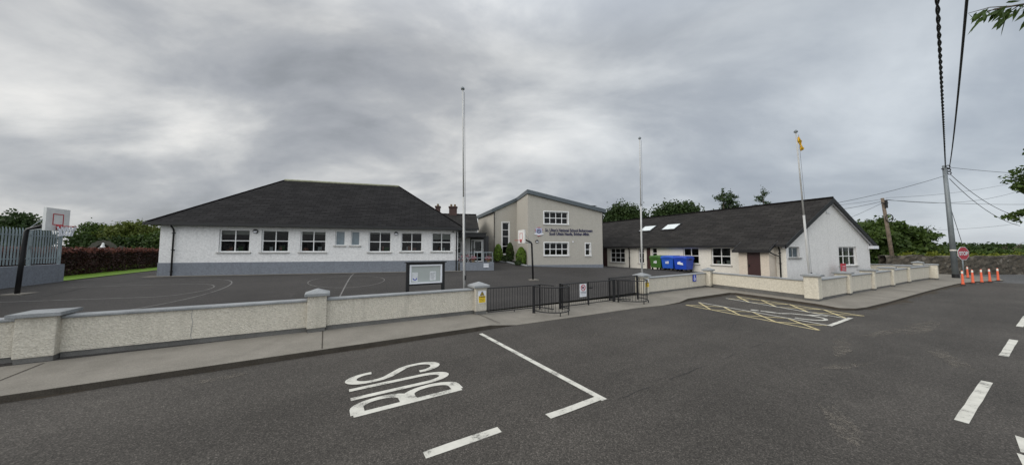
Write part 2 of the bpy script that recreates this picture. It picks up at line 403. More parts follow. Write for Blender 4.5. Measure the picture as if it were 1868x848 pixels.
# ================================================================== GROUND
def sheet(name, mat, u0, u1, v0, v1, du, dv, zf, off, parent=None):
    nu = max(1, round((u1-u0)/du)); nv = max(1, round((v1-v0)/dv)); mb = MB(); V = []
    for i in range(nu+1):
        for j in range(nv+1):
            x, y = W2(u0+(u1-u0)*i/nu, v0+(v1-v0)*j/nv); V.append((x, y, zf(x, y)+off))
    w = nv+1
    mb.shared(V, [(i*w+j, (i+1)*w+j, (i+1)*w+j+1, i*w+j+1) for i in range(nu) for j in range(nv)])
    return mb.build(name, mat, parent, True)
# terrain: one graded sheet to the horizon
def axis():
    a = [0.0]; st = 1.5
    while a[-1] < 1400:
        a.append(a[-1]+st)
        if a[-1] > 50: st *= 1.25
    return [-x for x in a[:0:-1]]+a
ax = axis(); mb = MB(); n_ = len(ax); V = []
for u in ax:
    for v in ax:
        x, y = W2(u, v); V.append((x, y, zsite(x, y)-.20))
mb.shared(V, [(i*n_+j, (i+1)*n_+j, (i+1)*n_+j+1, i*n_+j+1) for i in range(n_-1) for j in range(n_-1)])
structure(mb.build('ground', M['field'], None, True))
road = structure(sheet('road', M['road'], -70, 36, -9, 9, 1, 1.5, zroad, 0))
structure(sheet('side_road', M['side'], 36.02, 75, -12, 22, 1, 1, zroad, .0))
yard = structure(sheet('playground', M['yard'], -10.3, 40, 10.02, 46, 1, 1, zsite, 0))
def patch(name, mat, fn, n, m, zf, off):
    mb = MB(); V = []
    for i in range(n+1):
        for j in range(m+1): x, y = W2(*fn(i/n, j/m)); V.append((x, y, zf(x, y)+off))
    w = m+1; mb.shared(V, [(i*w+j, (i+1)*w+j, (i+1)*w+j+1, i*w+j+1) for i in range(n) for j in range(m)]); return mb.build(name, mat, None, True)
vw = lambda u: 4.35-(u-17.6)*.09
structure(patch('playground', M['yard'], lambda a, b: (lambda v: (17.85+(v-4.35)*.262+a*(36-17.85-(v-4.35)*.262), v))(vw(18)+b*(9.2-vw(18))-(1-b)*a*1.6), 30, 12, zsite, 0))
structure(patch('playground', M['yard'], lambda a, b: (13.55+a*(36-13.55), 9.42-.06*(a*22.5 if a < .23 else 5.2)+b*(10.0-9.42+.06*(a*22.5 if a < .23 else 5.2))), 30, 3, zsite, 0))
structure(sheet('lawn', M['grass'], -14, -10.32, 20, 46, 1, 1, zsite, .03))

# pavement with kerb: cross sections (outer u,v ; inner u,v ; kerb height)
PS = [(-60, 8.1, -60, 10.2, .12), (-20, 8.1, -20, 10.2, .12), (4.2, 8.06, 4.3, 10.0, .12), (5.1, 8.04, 5.1, 10.0, .018), (10.8, 7.83, 10.8, 9.8, .018),
      (12.0, 7.58, 12.2, 9.6, .02), (13.1, 7.5, 13.3, 9.5, .06), (14.0, 7.62, 14.2, 9.42, .12), (17.35, 7.38, 18.7, 9.25, .12), (17.5, 7.2, 18.75, 9.1, .12), (17.2, 5.6, 18.4, 7.2, .12),
      (16.84, 4.13, 17.9, 4.9, .11), (16.45, 3.4, 17.7, 4.25, .10), (16.8, 3.05, 17.9, 4.15, .09), (17.43, 2.88, 18.4, 4.1, .09), (19.5, 2.65, 20.4, 3.95, .09), (25.3, 2.18, 26.4, 3.4, .08), (32, 1.59, 32.6, 3.0, .07),
      (35.4, 1.06, 35.4, 3.0, .06), (38.1, 0.2, 37.5, 3.0, .05), (40.5, .3, 38.6, 3.0, .05), (42.6, .9, 39.2, 3.0, .05), (43.8, 2.0, 39.6, 3.2, .05), (44.3, 4, 39.8, 4.2, .05), (44.5, 14, 39.9, 14, .05)]
mb = MB(); prev = None
for k in range(len(PS)-1):
    A, B = PS[k], PS[k+1]; L = math.hypot(B[0]-A[0], B[1]-A[1]); n = max(1, min(40, int(L/.8)))
    for i in range(n+(k == len(PS)-2)):
        t = i/n; q = [a+(b-a)*t for a, b in zip(A, B)]
        xo, yo = W2(q[0], q[1]); xi, yi = W2(q[2], q[3])
        # a 0.13 m kerb stone edge, then the slab
        L2 = math.hypot(q[2]-q[0], q[3]-q[1]); e = min(.13/L2, .4)
        xe, ye = xo+(xi-xo)*e, yo+(yi-yo)*e
        h = q[4]; jj = random.uniform(-.006, .006)
        ring_ = [(xo, yo, zroad(xo, yo)-.05), (xo+jj, yo+jj, zroad(xo, yo)+h-.012), (xo+(xe-xo)*.12, yo+(ye-yo)*.12, zroad(xo, yo)+h), (xe, ye, zroad(xe, ye)+h+.002), (xi, yi, zroad(xi, yi)+min(.12, h+.07))]
        if prev:
            for j in range(4):
                mb.cur = 1 if j == 0 else 0
                mb.face([prev[j], ring_[j], ring_[j+1], prev[j+1]])
        prev = ring_
pavement = structure(mb.build('pavement', [M['pave'], M['kerb']], None, recalc=True))
jb = MB()
for u in (-9.2, -4.6, 0.0, 4.55):
    w = .012
    for a, b in ((8.1, 8.7), (8.7, 9.3), (9.3, 9.9)):
        P = [W2(u+dx, v) for dx, v in ((-w, a), (w, a), (w, b), (-w, b))]
        jb.face([(x, y, zroad(x, y)+.126) for x, y in P])
jb.build('joint', M['kerb'], pavement)

# ---- painted markings, laid on the road as 4 mm sheets
def flat(mb, pts, zf=zroad, off=.005):
    mb.face([(*W2(u, v), zf(*W2(u, v))+off) for u, v in pts])
def line(mb, a, b, w, zf=zroad, off=.005, step=1.0, wob=0.0):
    L = math.hypot(b[0]-a[0], b[1]-a[1]); n = max(1, int(L/step)); nx, ny = -(b[1]-a[1])/L*w/2, (b[0]-a[0])/L*w/2
    p = None
    for i in range(n+1):
        t = i/n; c = (a[0]+(b[0]-a[0])*t, a[1]+(b[1]-a[1])*t); j = random.uniform(-wob, wob); j2 = random.uniform(-wob, wob)
        q = ((c[0]+nx+j*ny/w, c[1]+ny+j), (c[0]-nx, c[1]-ny+j2))
        if p: flat(mb, [p[1], q[1], q[0], p[0]], zf, off)
        p = q
def strokes(mb, pts, w, zf=zroad, off=.005, closed=False):
    """mitred ribbon along pts (u,v); w is a number"""
    P = [Vector(p) for p in pts]; n = len(P); Lp = []; Rp = []
    for i in range(n):
        a = P[i-1] if (i > 0 or closed) else P[i]; b = P[(i+1) % n] if (i < n-1 or closed) else P[i]
        t = (b-a).normalized(); nn = Vector((-t.y, t.x)); Lp.append(P[i]+nn*w/2); Rp.append(P[i]-nn*w/2)
    for i in range(n if closed else n-1):
        j = (i+1) % n; flat(mb, [Rp[i], Rp[j], Lp[j], Lp[i]], zf, off)
def ellipse(cu, cv, ru, rv, q0, q1, n=14): return [(cu+ru*math.cos(R(q0+(q1-q0)*k/n)), cv+rv*math.sin(R(q0+(q1-q0)*k/n))) for k in range(n+1)]
# BUS: letters stand towards -u, reading direction +v; letter space a (0..width, +v) and h (0 foot .. 1 head towards -u)
def letter(mb, strks, v0, w):
    for pts, thick in strks:
        for (a, b) in zip(pts[:-1], pts[1:]): pass
        # variable width: strokes running along the letter height look as wide as across it
        global LZ; LZ += .0012; K = 1.75
        P = [Vector((-h*1.60/K, a*w)) for a, h in pts]; n = len(P); Lp = []; Rp = []
        for i in range(n):
            t = (P[min(i+1, n-1)]-P[max(i-1, 0)]).normalized(); nn = Vector((-t.y, t.x)); Lp.append(P[i]+nn*thick/2); Rp.append(P[i]-nn*thick/2)
        Q = lambda p: (2.0+p.x*K, v0+p.y)
        for i in range(n-1): flat(mb, [Q(Rp[i]), Q(Rp[i+1]), Q(Lp[i+1]), Q(Lp[i])], zroad, .004+LZ)
mb = MB(); tw = .105; LZ = 0.0
def arc(ca, ch, ra, rh, q0, q1, n=12): return [(ca+ra*math.cos(R(q0+(q1-q0)*k/n)), ch+rh*math.sin(R(q0+(q1-q0)*k/n))) for k in range(n+1)]
letter(mb, [([(0.12, 0), (.12, 1)], .12), ([(.12, .965)]+arc(.52, .755, .38, .21, 90, -90)+[(.12, .545)], tw), ([(.12, .50)]+arc(.54, .27, .40, .235, 90, -90)+[(.12, .035)], tw)], 4.83, .46)
letter(mb, [([(.12, 1)]+arc(.5, .27, .38, .235, 180, 360)+[(.88, 1)], tw)], 5.36, .46)
letter(mb, [(arc(.5, .78, .38, .19, -10, 180, 12)+[(.14, .68), (.24, .6), (.5, .5), (.76, .4), (.86, .32)]+arc(.5, .22, .38, .19, 0, -190, 12), tw)], 5.90, .52)
mb.build('bus_lettering', M['lwhite'], road)
mb = MB(); line(mb, (3.74, 7.75), (3.74, 3.36), .115, wob=.004, step=.3); mb.build('bay_line', M['lwhite'], road)
mb = MB(); line(mb, (2.70, 3.44), (3.68, 3.44), .125, off=.009, wob=.006, step=.3); mb.build('bay_line', M['lwhite'], road)
for u0, u1, vv in ((1.02, 1.98, 3.55), (-.75, .2, 3.6), (-2.5, -1.55, 3.63)):
    mb = MB(); line(mb, (u0, vv), (u1, vv-.02), .125, wob=.007, step=.25); mb.build('bay_dash', M['lwhite'], road)
for (a, b, w) in (((7.37, .435), (9.965, .295), .115), ((12.56, .145), (14.88, .015), .115), ((17.3, -.09), (19.8, -.24), .115), ((22.2, -.35), (24.7, -.45), .115), ((2.2, .55), (4.8, .5), .115), ((27.2, -.6), (29.7, -.7), .115)):
    mb = MB(); line(mb, a, b, w, wob=.004, step=.4); mb.build('centre_dash', M['lwhite'], road)
mb = MB(); flat(mb, [(6.85, .03), (7.4, .06), (7.36, -.1), (6.9, -.12)]); flat(mb, [(6.4, .02), (6.78, .055), (6.7, -.3), (6.4, -.25)]); mb.build('turn_arrow', M['lwhite'], road)
# disabled bay
bay = MB()
def hatch(mb, O, I, n, w, first):
    for k in range(n):
        o0, o1, i0, i1 = [tuple(p+(q-p)*t for p, q in zip(*E)) for E, t in ((O, k/n), (O, (k+1)/n), (I, k/n), (I, (k+1)/n))]
        line(mb, o0, i1, w, off=.009, step=.7); line(mb, i0, o1, w, off=.013, step=.7)
A0, A1, A2, A3 = (12.92, 7.13), (12.12, 2.92), (13.92, 7.12), (13.05, 2.93)
line(bay, A0, A1, .07); hatch(bay, (A0, A1), (A2, A3), 4, .07, 0)
B0, B1, B2, B3 = (17.05, 6.95), (15.78, 2.66), (15.98, 6.95), (14.72, 2.85)
hatch(bay, (B2, B3), (B0, B1), 4, .07, 0); line(bay, B0, B1, .07)
bay.build('bay_hatching', M['lyellow'], road)
mb = MB(); line(mb, A2, A3, .075, off=.017); line(mb, B2, (14.72, 2.85), .075, off=.017); line(mb, (12.98, 2.9), (14.95, 2.82), .115, off=.019); mb.build('bay_outline', M['lwhite'], road)
mb = MB()
strokes(mb, [(14.0, 4.95), (14.02, 4.35)], .13); strokes(mb, ellipse(14.0, 3.72, .42, .52, 165, 385, 18), .10)
strokes(mb, [(14.02, 4.35), (14.28, 4.15), (14.42, 3.75), (14.75, 3.5), (14.72, 3.32)], .11, off=.009); strokes(mb, ellipse(13.93, 5.1, .06, .09, 0, 360, 10), .1, off=.009)
mb.build('wheelchair_symbol', M['lwhite'], road)
mb = MB()
for a, n in ((3.95, 5), (5.3, 7), (7.3, 4), (8.6, 6)):
    strokes(mb, [(a+.2*i, 3.27+.02*math.sin((a+i)*2.1)+random.uniform(-.012, .012)) for i in range(n)], .011, off=.004)
mb.build('tar_seam', M['seam'], road)
mb = MB(); strokes(mb, [(10.2+.35*i, 4.35+.10*i+random.uniform(-.012, .012)) for i in range(5)], .012, off=.004); mb.build('tar_seam', M['seam'], road)
# grit and leaf dirt gathered along the kerb
def grit(pts, w0, w1, off):
    mb = MB(); prev = None
    for a, b in zip(pts[:-1], pts[1:]):
        n = max(2, int(math.hypot(b[0]-a[0], b[1]-a[1])/.16)); L = math.hypot(b[0]-a[0], b[1]-a[1]); nx, ny = (b[1]-a[1])/L, -(b[0]-a[0])/L
        for i in range(n):
            t = i/n; c = (a[0]+(b[0]-a[0])*t, a[1]+(b[1]-a[1])*t); w = random.uniform(w0, w1)*(.55+.45*math.sin(c[0]*1.9)*math.sin(c[0]*.63+1)); q = ((c[0]-nx*.03, c[1]-ny*.03), (c[0]+nx*w, c[1]+ny*w))
            if prev: flat(mb, [prev[1], q[1], q[0], prev[0]], zroad, off)
            prev = q
    return mb.build('kerb_dirt', M['dirt'], road)
grit([(-14, 8.1), (-6, 8.1), (4.2, 8.06)], .03, .11, .0035)
grit([(17.43, 2.88), (19.5, 2.65), (25.3, 2.18), (32, 1.59), (35.4, 1.06), (38.1, .2)], .12, .5, .0035)
grit([(14.2, 7.62), (17.3, 7.38)], .04, .16, .0035)

# dried silt and scuffs lying on the tarmac
for (u, v, a, b_, rot) in ((-1.6, 7.55, .55, .13, 8), (-4.6, 7.5, .9, .16, 4), (8.9, 1.8, .8, .12, -20), (5.9, 1.25, .7, .16, 25), (10.6, 2.2, 1.1, .2, 10), (8.0, 7.2, .5, .14, 0), (15.0, 1.4, 1.6, .3, -6), (6.4, 6.0, .25, .08, 30), (11.4, .75, .9, .22, 15), (13.2, 1.9, 1.3, .16, -12)):
    mb = MB(); c, s_ = math.cos(R(rot)), math.sin(R(rot)); P = []
    for k in range(18):
        q = 2*PI*k/18; r = random.uniform(.6, 1.1); P.append((u+c*a*r*math.cos(q)-s_*b_*r*math.sin(q), v+s_*a*r*math.cos(q)+c*b_*r*math.sin(q)))
    flat(mb, P, zroad, .0065); mb.build('silt_patch', M['silt'], road)
# court markings in the playground: axis between the hoops
HL, HR = Vector((-17.07, 10.57)), Vector((1.26, 18.52)); AXS = (HR-HL).normalized(); PRP = Vector((-AXS.y, AXS.x)); COURT = math.atan2(AXS.y, AXS.x)
def cflat(mb, pts, w, off=.006, closed=False):
    uvp = [UVof(*(HL+AXS*a+PRP*b)) for a, b in pts]
    uvd = []
    for p, q in zip(uvp[:-1], uvp[1:]):
        n = max(1, int(math.hypot(q[0]-p[0], q[1]-p[1])/.5)); uvd += [(p[0]+(q[0]-p[0])*i/n, p[1]+(q[1]-p[1])*i/n) for i in range(n)]
    uvd.append(uvp[-1]); strokes(mb, uvd, w, zsite, off)
LC = (HR-HL).length
def carc(c, r, q0, q1, n=26): return [(c[0]+r*math.cos(R(q0+(q1-q0)*k/n)), c[1]+r*math.sin(R(q0+(q1-q0)*k/n))) for k in range(n+1)]
mb = MB(); cflat(mb, [(.2, -4.0)]+carc((1.2, 0), 4.3, -68, 68)+[(.2, 4.0)], .045); mb.build('court_line', M['lfaint'], yard)
mb = MB(); cflat(mb, [(.2, -1.3), (3.8, -1.3)]+carc((3.8, 0), 1.3, -90, 90, 16)+[(3.8, 1.3), (.2, 1.3)], .04); mb.build('court_line', M['lfaint'], yard)
mb = MB(); cflat(mb, [(LC/2, -3.6), (LC/2, 4.4)], .055); mb.build('court_line', M['lfaint'], yard)
mb = MB(); cflat(mb, carc((LC/2, 1.0), 1.7, 0, 360, 32), .04, .010); mb.build('court_line', M['lfaint'], yard)
mb = MB(); strokes(mb, [(-8.25+.02*k+random.uniform(-.02, .02)+(.006*k*k*.3), 14.5+.5*k) for k in range(18)], .03, zsite, .004); mb.build('tar_seam', M['seam'], yard)
# concrete strip along the foot of the left block
mb = MB(); fr = Fr(-19.57, 16.85, 16)
for k in range(17):
    mb.face([(*fr.P(s, d, 0)[:2], zsite(*fr.P(s, d, 0)[:2])+.012) for s, d in ((k-.4, .55), (k+.62, .55), (k+.62, -.1), (k-.4, -.1))])
structure(mb.build('path', M['pave']))

# ================================================================== LEFT BLOCK
LF = Fr(-19.57, 16.85, 16)
LB = thing('school_block', 'long white single storey school block with hipped dark slate roof and grey base', 'school building', (*LF.P(0, 0, 0)[:2], .85))
E0, E1, DPT, ZE, ZR = -.02, 16.4, 8.5, 3.86, 7.47
wl = [(2.66, 4.15, 2.21, 3.55), (4.73, 6.14, 2.21, 3.55), (6.75, 8.16, 2.21, 3.54), (8.67, 9.23, 2.62, 3.56), (9.57, 10.09, 2.62, 3.55), (10.62, 11.99, 2.20, 3.55), (12.61, 13.98, 2.23, 3.53), (14.61, 15.94, 2.23, 3.535)]
mb = MB(); facade(mb, LF, E0, E1, .6, 3.85, wl)
B_ = LF.P
for a, b in (((E1, 0), (E1, -DPT)), ((E1, -DPT), (E0, -DPT)), ((E0, -DPT), (E0, 0))):
    mb.face([B_(*a, .6), B_(*b, .6), B_(*b, 3.85), B_(*a, 3.85)])
mb.build('wall', M['white'], LB)
mb = MB(); mb.box(E0-.02, E1+.02, -.022, .1, .5, 1.62, LF.T); mb.box(E0-.022, E0+.05, .1, DPT, .5, 1.62, LF.T); mb.box(E1-.05, E1+.022, .1, DPT, .5, 1.62, LF.T); mb.build('plinth', M['grey'], LB)
mb = MB(); mb.face([B_(.3, -3.2, .7), B_(16.1, -3.2, .7), B_(16.1, -3.2, 3.8), B_(.3, -3.2, 3.8)]); mb.face([B_(.1, -.3, 1.3), B_(16.2, -.3, 1.3), B_(16.2, -3.2, 1.3), B_(.1, -3.2, 1.3)]); mb.face([B_(.1, -.2, 3.83), B_(16.2, -.2, 3.83), B_(16.2, -3.2, 3.83), B_(.1, -3.2, 3.83)])
for s in (6.45, 10.35, 14.3): mb.face([B_(s, -.2, .7), B_(s, -3.2, .7), B_(s, -3.2, 3.83), B_(s, -.2, 3.83)])
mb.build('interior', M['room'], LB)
ov = .38; q = [B_(E0-ov, ov, ZE), B_(E1+ov, ov, ZE), B_(E1+ov, -DPT-ov, ZE), B_(E0-ov, -DPT-ov, ZE)]; r0 = B_(4.15, -DPT/2, ZR); r1 = B_(12.05, -DPT/2, ZR)
mb = MB(); roofface(mb, [q[0], q[1], r1, r0], (LF.c, LF.s)); roofface(mb, [q[1], q[2], r1], (-LF.s, LF.c)); roofface(mb, [q[2], q[3], r0, r1], (LF.c, LF.s)); roofface(mb, [q[3], q[0], r0], (-LF.s, LF.c))
rf = mb.build('roof', M['slate'], LB)
mb = MB()
def capline(mb, a, b, r=.085, seg=.4, lift=.0):
    a, b = Vector(a), Vector(b); n = max(2, int((b-a).length/seg))
    for i in range(n):
        p, q_ = a+(b-a)*(i/n), a+(b-a)*((i+.97)/n); mb.tube([p+Vector((0, 0, lift)), q_+Vector((0, 0, lift))], [r, r*.93], 7)
capline(mb, r0, r1, .10)
mb.build('ridge_tiles', M['ridge'], rf)
for a, b in ((q[0], r0), (q[1], r1), (q[2], r1), (q[3], r0)):
    mb = MB(); capline(mb, a, b, .055); mb.build('hip_tiles', M['slate'], rf)
mb = MB(); o = ov
mb.box(E0-o, E1+o, -o-.09, -o+.03, ZE-.15, ZE+.005, LF.T); mb.box(E0-o-.09, E0-o+.03, -o-.09, DPT+o, ZE-.152, ZE+.003, LF.T); mb.box(E1+o-.03, E1+o+.09, -o-.09, DPT+o, ZE-.152, ZE+.003, LF.T)
mb.box(E0-o, E1+o, -o+.03, .0, ZE-.14, ZE-.10, LF.T); mb.box(E0-o, E0, .0, DPT, ZE-.141, ZE-.101, LF.T); mb.box(E1, E1+o, .0, DPT, ZE-.141, ZE-.101, LF.T)
mb.build('gutter', M['black'], rf)
for i, h in enumerate(wl):
    if i in (3, 4): window(LB, LF, h, 1, 1, 'frost', border=.05)
    else: window(LB, LF, h, 2, 2, blind=(.30, .12, .22, 0, 0, .16, .12, .45)[i], display=True)
downpipe(LB, LF, .61, .9, 3.78); downpipe(LB, LF, 16.29, .9, 3.78)
wall_light(LB, LF, 4.43, 3.45); wall_light(LB, LF, 12.3, 3.44)
mb = MB(); mb.tube([LF.P(16.05, 0, 3.62), LF.P(16.05, .18, 3.6)], .05, 10); mb.build('security_camera', M['black'], LB)

# ================================================================== OLD BLOCK + ENTRANCE
OF = Fr(-7.6, 26.2, 10)
OB = thing('old_school_block', 'older slate roofed block with two brick chimneys behind the entrance canopy', 'school building', (*OF.P(2.5, 0, 0)[:2], 1.0))
mb = MB(); ho = [(2.55, 3.15, 2.05, 3.05)]
hd = (4.05, 5.15, 1.3, 3.3); hs_ = (3.6, 4.35, 3.75, 4.1)
facade(mb, OF, -3, 3.95, .9, 4.2, ho); 
mb.face([OF.P(3.95, 0, 3.6), OF.P(4.6, 0, 3.6), OF.P(4.6, 0, 4.2), OF.P(3.95, 0, 4.2)])
mb.build('wall', M['white2'], OB)
mb = MB(); facade(mb, OF, 3.95, 5.6, .9, 3.6, [hd]); mb.build('lobby_wall', M['lobby'], OB)
mb = MB(); roofface(mb, [OF.P(-4, .3, 4.25), OF.P(4.7, .3, 4.25), OF.P(4.7, -4, 5.95), OF.P(-4, -4, 5.95)], (OF.c, OF.s)); roofface(mb, [OF.P(-4, -4, 5.95), OF.P(4.7, -4, 5.95), OF.P(4.7, -8, 4.25), OF.P(-4, -8, 4.25)], (OF.c, OF.s))
rf = mb.build('roof', M['slateb'], OB)
mb = MB(); capline(mb, OF.P(-4, -4, 5.97), OF.P(4.7, -4, 5.97), .08); mb.build('ridge_tiles', M['slateb'], rf)
mb = MB(); mb.box(-4, 4.7, -.4, -.28, 4.1, 4.26, OF.T); mb.build('gutter', M['black'], rf)
for s, w in ((.85, .44), (2.35, .78)):
    mb = MB(); mb.box(s-w/2, s+w/2, 3.7, 4.4, 5.4, 6.75, OF.T); mb.box(s-w/2-.06, s+w/2+.06, 3.64, 4.46, 6.62, 6.72, OF.T); ch = mb.build('chimney', M['brick'], OB)
    for k in range(1 if w < .5 else 2):
        cx = s if w < .5 else s-.18+.36*k; mb = MB(); mb.lathe([(.12, 6.72), (.10, 6.95), (.12, 6.98)], 10, (*OF.P(cx, -4.05, 0)[:2], 0)); mb.build('chimney_pot', M['clay'], ch)
window(OB, OF, ho[0], 1, 2, border=.06)
def door_leaf(root, fr, h, col, glz=True):
    a, b, c, d = h; mb = MB(); T = fr.T
    mb.box(a, b, .08, .15, d-.08, d, T); mb.box(a, a+.08, .08, .15, c, d-.08, T); mb.box(b-.08, b, .08, .15, c, d-.08, T)
    mb.box(a+.22, b-.1, .09, .14, c, c+.12, T); mb.box(a+.22, a+.32, .09, .14, c+.12, d-.1, T); mb.box(b-.2, b-.1, .09, .14, c+.12, d-.1, T); mb.box(a+.32, b-.2, .09, .14, c+.85, c+.95, T); mb.box(a+.32, b-.2, .09, .14, d-.2, d-.1, T)
    o = mb.build('door', M[col], root)
    pb = MB(); pb.box(a+.08, b-.1, .115, .12, c+.1, d-.1, T); pb.build('pane', M['glass'], o)
    hb = MB(); hb.box(a+.26, a+.29, .03, .09, c+1.0, c+1.2, T); hb.build('handle', M['black'], o)
door_leaf(OB, OF, hd, 'pvc')
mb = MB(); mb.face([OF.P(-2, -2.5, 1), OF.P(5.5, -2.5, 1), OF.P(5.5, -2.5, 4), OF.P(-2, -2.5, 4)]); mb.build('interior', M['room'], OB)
CA = (2.05, 5.15)
mb = MB(); mb.box(CA[0], CA[1], -2.3, 0, 3.42, 3.70, OF.T); mb.box(CA[0]-.05, CA[1]+.05, -2.36, .0, 3.70, 3.76, OF.T)
mb.box(CA[0], CA[0]+.15, -2.2, -.2, 1.2, 3.42, OF.T)
cn = mb.build('canopy', M['blackm'], OB)
mb = MB(); mb.box(CA[1]-.12, CA[1]-.02, -2.2, -2.1, 1.2, 3.42, OF.T); mb.build('canopy_post', M['blackm'], cn)
mb = MB(); mb.box(2.4, 3.3, -.04, 0, 3.08, 3.26, OF.T); mb.build('name_panel', M['noticebg'], OB)

# entrance ramp: grey wall, slab, rails
RW = Fr(*LF.P(16.55, .02, 0)[:2], 13)
RP = thing('entrance_ramp', 'raised entrance ramp with grey front wall and steel handrails', 'ramp', (*RW.P(0, 0, 0)[:2], .85))
mb = MB(); mb.box(0, 2.42, 0, .2, .6, 1.46, RW.T); mb.box(2.2, 2.42, .2, 3.4, .6, 1.46, RW.T); mb.build('ramp_wall', M['grey'], RP)
mb = MB(); mb.box(-.3, 2.2, .2, 4.2, .6, 1.28, RW.T); mb.build('ramp_slab', M['pave'], RP)
mb = MB()
for z in (1.78, 2.16): mb.tube([RW.P(0, -.1, z), RW.P(2.32, -.1, z), RW.P(2.32, -3.2, z)], .022, 8)
for s in (.05, 1.22, 1.68, 2.32): mb.tube([RW.P(s, -.1, 1.44), RW.P(s, -.1, 2.16)], .022, 8)
mb.tube([RW.P(2.32, -3.2, 1.44), RW.P(2.32, -3.2, 2.16)], .022, 8); mb.build('handrail', M['galv'], RP)
mb = MB(); mb.box(1.66, 2.03, -.03, 0, 1.10, 1.23, RW.T); mb.box(1.66, 2.03, -.03, 0, 1.26, 1.36, RW.T)
o = mb.build('ramp_sign', M['signw']); tag(o, 'small white notice fixed to the grey ramp wall', 'sign'); move_origin(o, RW.P(1.85, .03, 1.1))

# leafy helpers ------------------------------------------------------------------
def leaves(name, pts, size, mat, parent=None, nrm=None, asp=.55, jit=.5):
    """one quad leaf per point"""
    P = np.asarray(pts, float); n = len(P)
    d = RNG.normal(size=(n, 3)); d /= np.linalg.norm(d, axis=1)[:, None]
    if nrm is not None: d = d*jit+np.asarray(nrm)*(1-jit); d /= np.linalg.norm(d, axis=1)[:, None]+1e-9
    a = np.cross(d, RNG.normal(size=(n, 3))); a /= np.linalg.norm(a, axis=1)[:, None]+1e-9
    b = np.cross(d, a); s = size*RNG.uniform(.6, 1.35, size=(n, 1))
    V = np.stack([P-a*s*.5, P+b*s*asp*.5+a*s*.06, P+a*s*.5, P-b*s*asp*.5+a*s*.06], 1).reshape(-1, 3)
    off = Vector((0, 0, 0)); p = parent
    while p is not None: off += p.location; p = p.parent
    V -= np.array(off)
    me = bpy.data.meshes.new(name); me.vertices.add(4*n); me.vertices.foreach_set('co', V.ravel())
    me.loops.add(4*n); me.loops.foreach_set('vertex_index', np.arange(4*n, dtype=np.int32))
    me.polygons.add(n); me.polygons.foreach_set('loop_start', np.arange(0, 4*n, 4, dtype=np.int32)); me.polygons.foreach_set('loop_total', np.full(n, 4, dtype=np.int32))
    me.materials.append(M[mat] if isinstance(mat, str) else mat); me.update(); me.validate()
    o = bpy.data.objects.new(name, me); C.objects.link(o)
    if parent is not None: o.parent = parent
    return o
def clump_points(clumps, n, sub=26, rs=.30):
    """points gathered in small tufts over and inside the given ellipsoids (x,y,z,rx,ry,rz)"""
    out = []; w = np.array([c[3]*c[4]+c[5]*c[3] for c in clumps]); w = w/w.sum()
    for c, f in zip(clumps, w):
        m = max(20, int(n*f)); k = max(5, int(m/sub)); d = RNG.normal(size=(k, 3)); d /= np.linalg.norm(d, axis=1)[:, None]
        rad = RNG.uniform(.35, 1.0, size=(k, 1))**.55*RNG.uniform(.82, 1.12, size=(k, 1))
        cen = d*rad*np.array(c[3:6])+np.array(c[:3]); i = RNG.integers(0, k, m)
        out.append(cen[i]+RNG.normal(size=(m, 3))*np.array(c[3:6])*rs*.42*RNG.uniform(.6, 1.3, size=(k, 1))[i])
    return np.vstack(out)
DENS = 3.6
def tree(name, label, base, clumps, n, size, mat, trunk_r=.2, group=None, cat='tree', limbs=True):
    t = thing(name, label, cat, base, group); mb = MB(); b = Vector(base)
    top = Vector((np.mean([c[0] for c in clumps]), np.mean([c[1] for c in clumps]), np.mean([c[2] for c in clumps])))
    fork = b+(top-b)*.55
    mb.tube([b-Vector((0, 0, .3)), b+(fork-b)*.5+Vector((.06, .03, 0)), fork, top], [trunk_r*1.25, trunk_r, trunk_r*.8, trunk_r*.3], 8)
    if limbs:
        for c in clumps:
            e = Vector(c[:3]); m = fork+(e-fork)*.5+Vector((random.uniform(-.2, .2), random.uniform(-.2, .2), .25)); mb.tube([fork-Vector((0, 0, .2)), m, e, e+(e-fork)*.35], [trunk_r*.6, trunk_r*.38, trunk_r*.2, .02], 6)
    mb.build('trunk', M['bark'], t, True)
    leaves('crown', np.vstack([clump_points(clumps, int(n*DENS)), clump_points([(*c[:3], c[3]*.7, c[4]*.7, c[5]*.7) for c in clumps], int(n*.8), 60, .5)]), size, mat, t, None, .75)
    return t

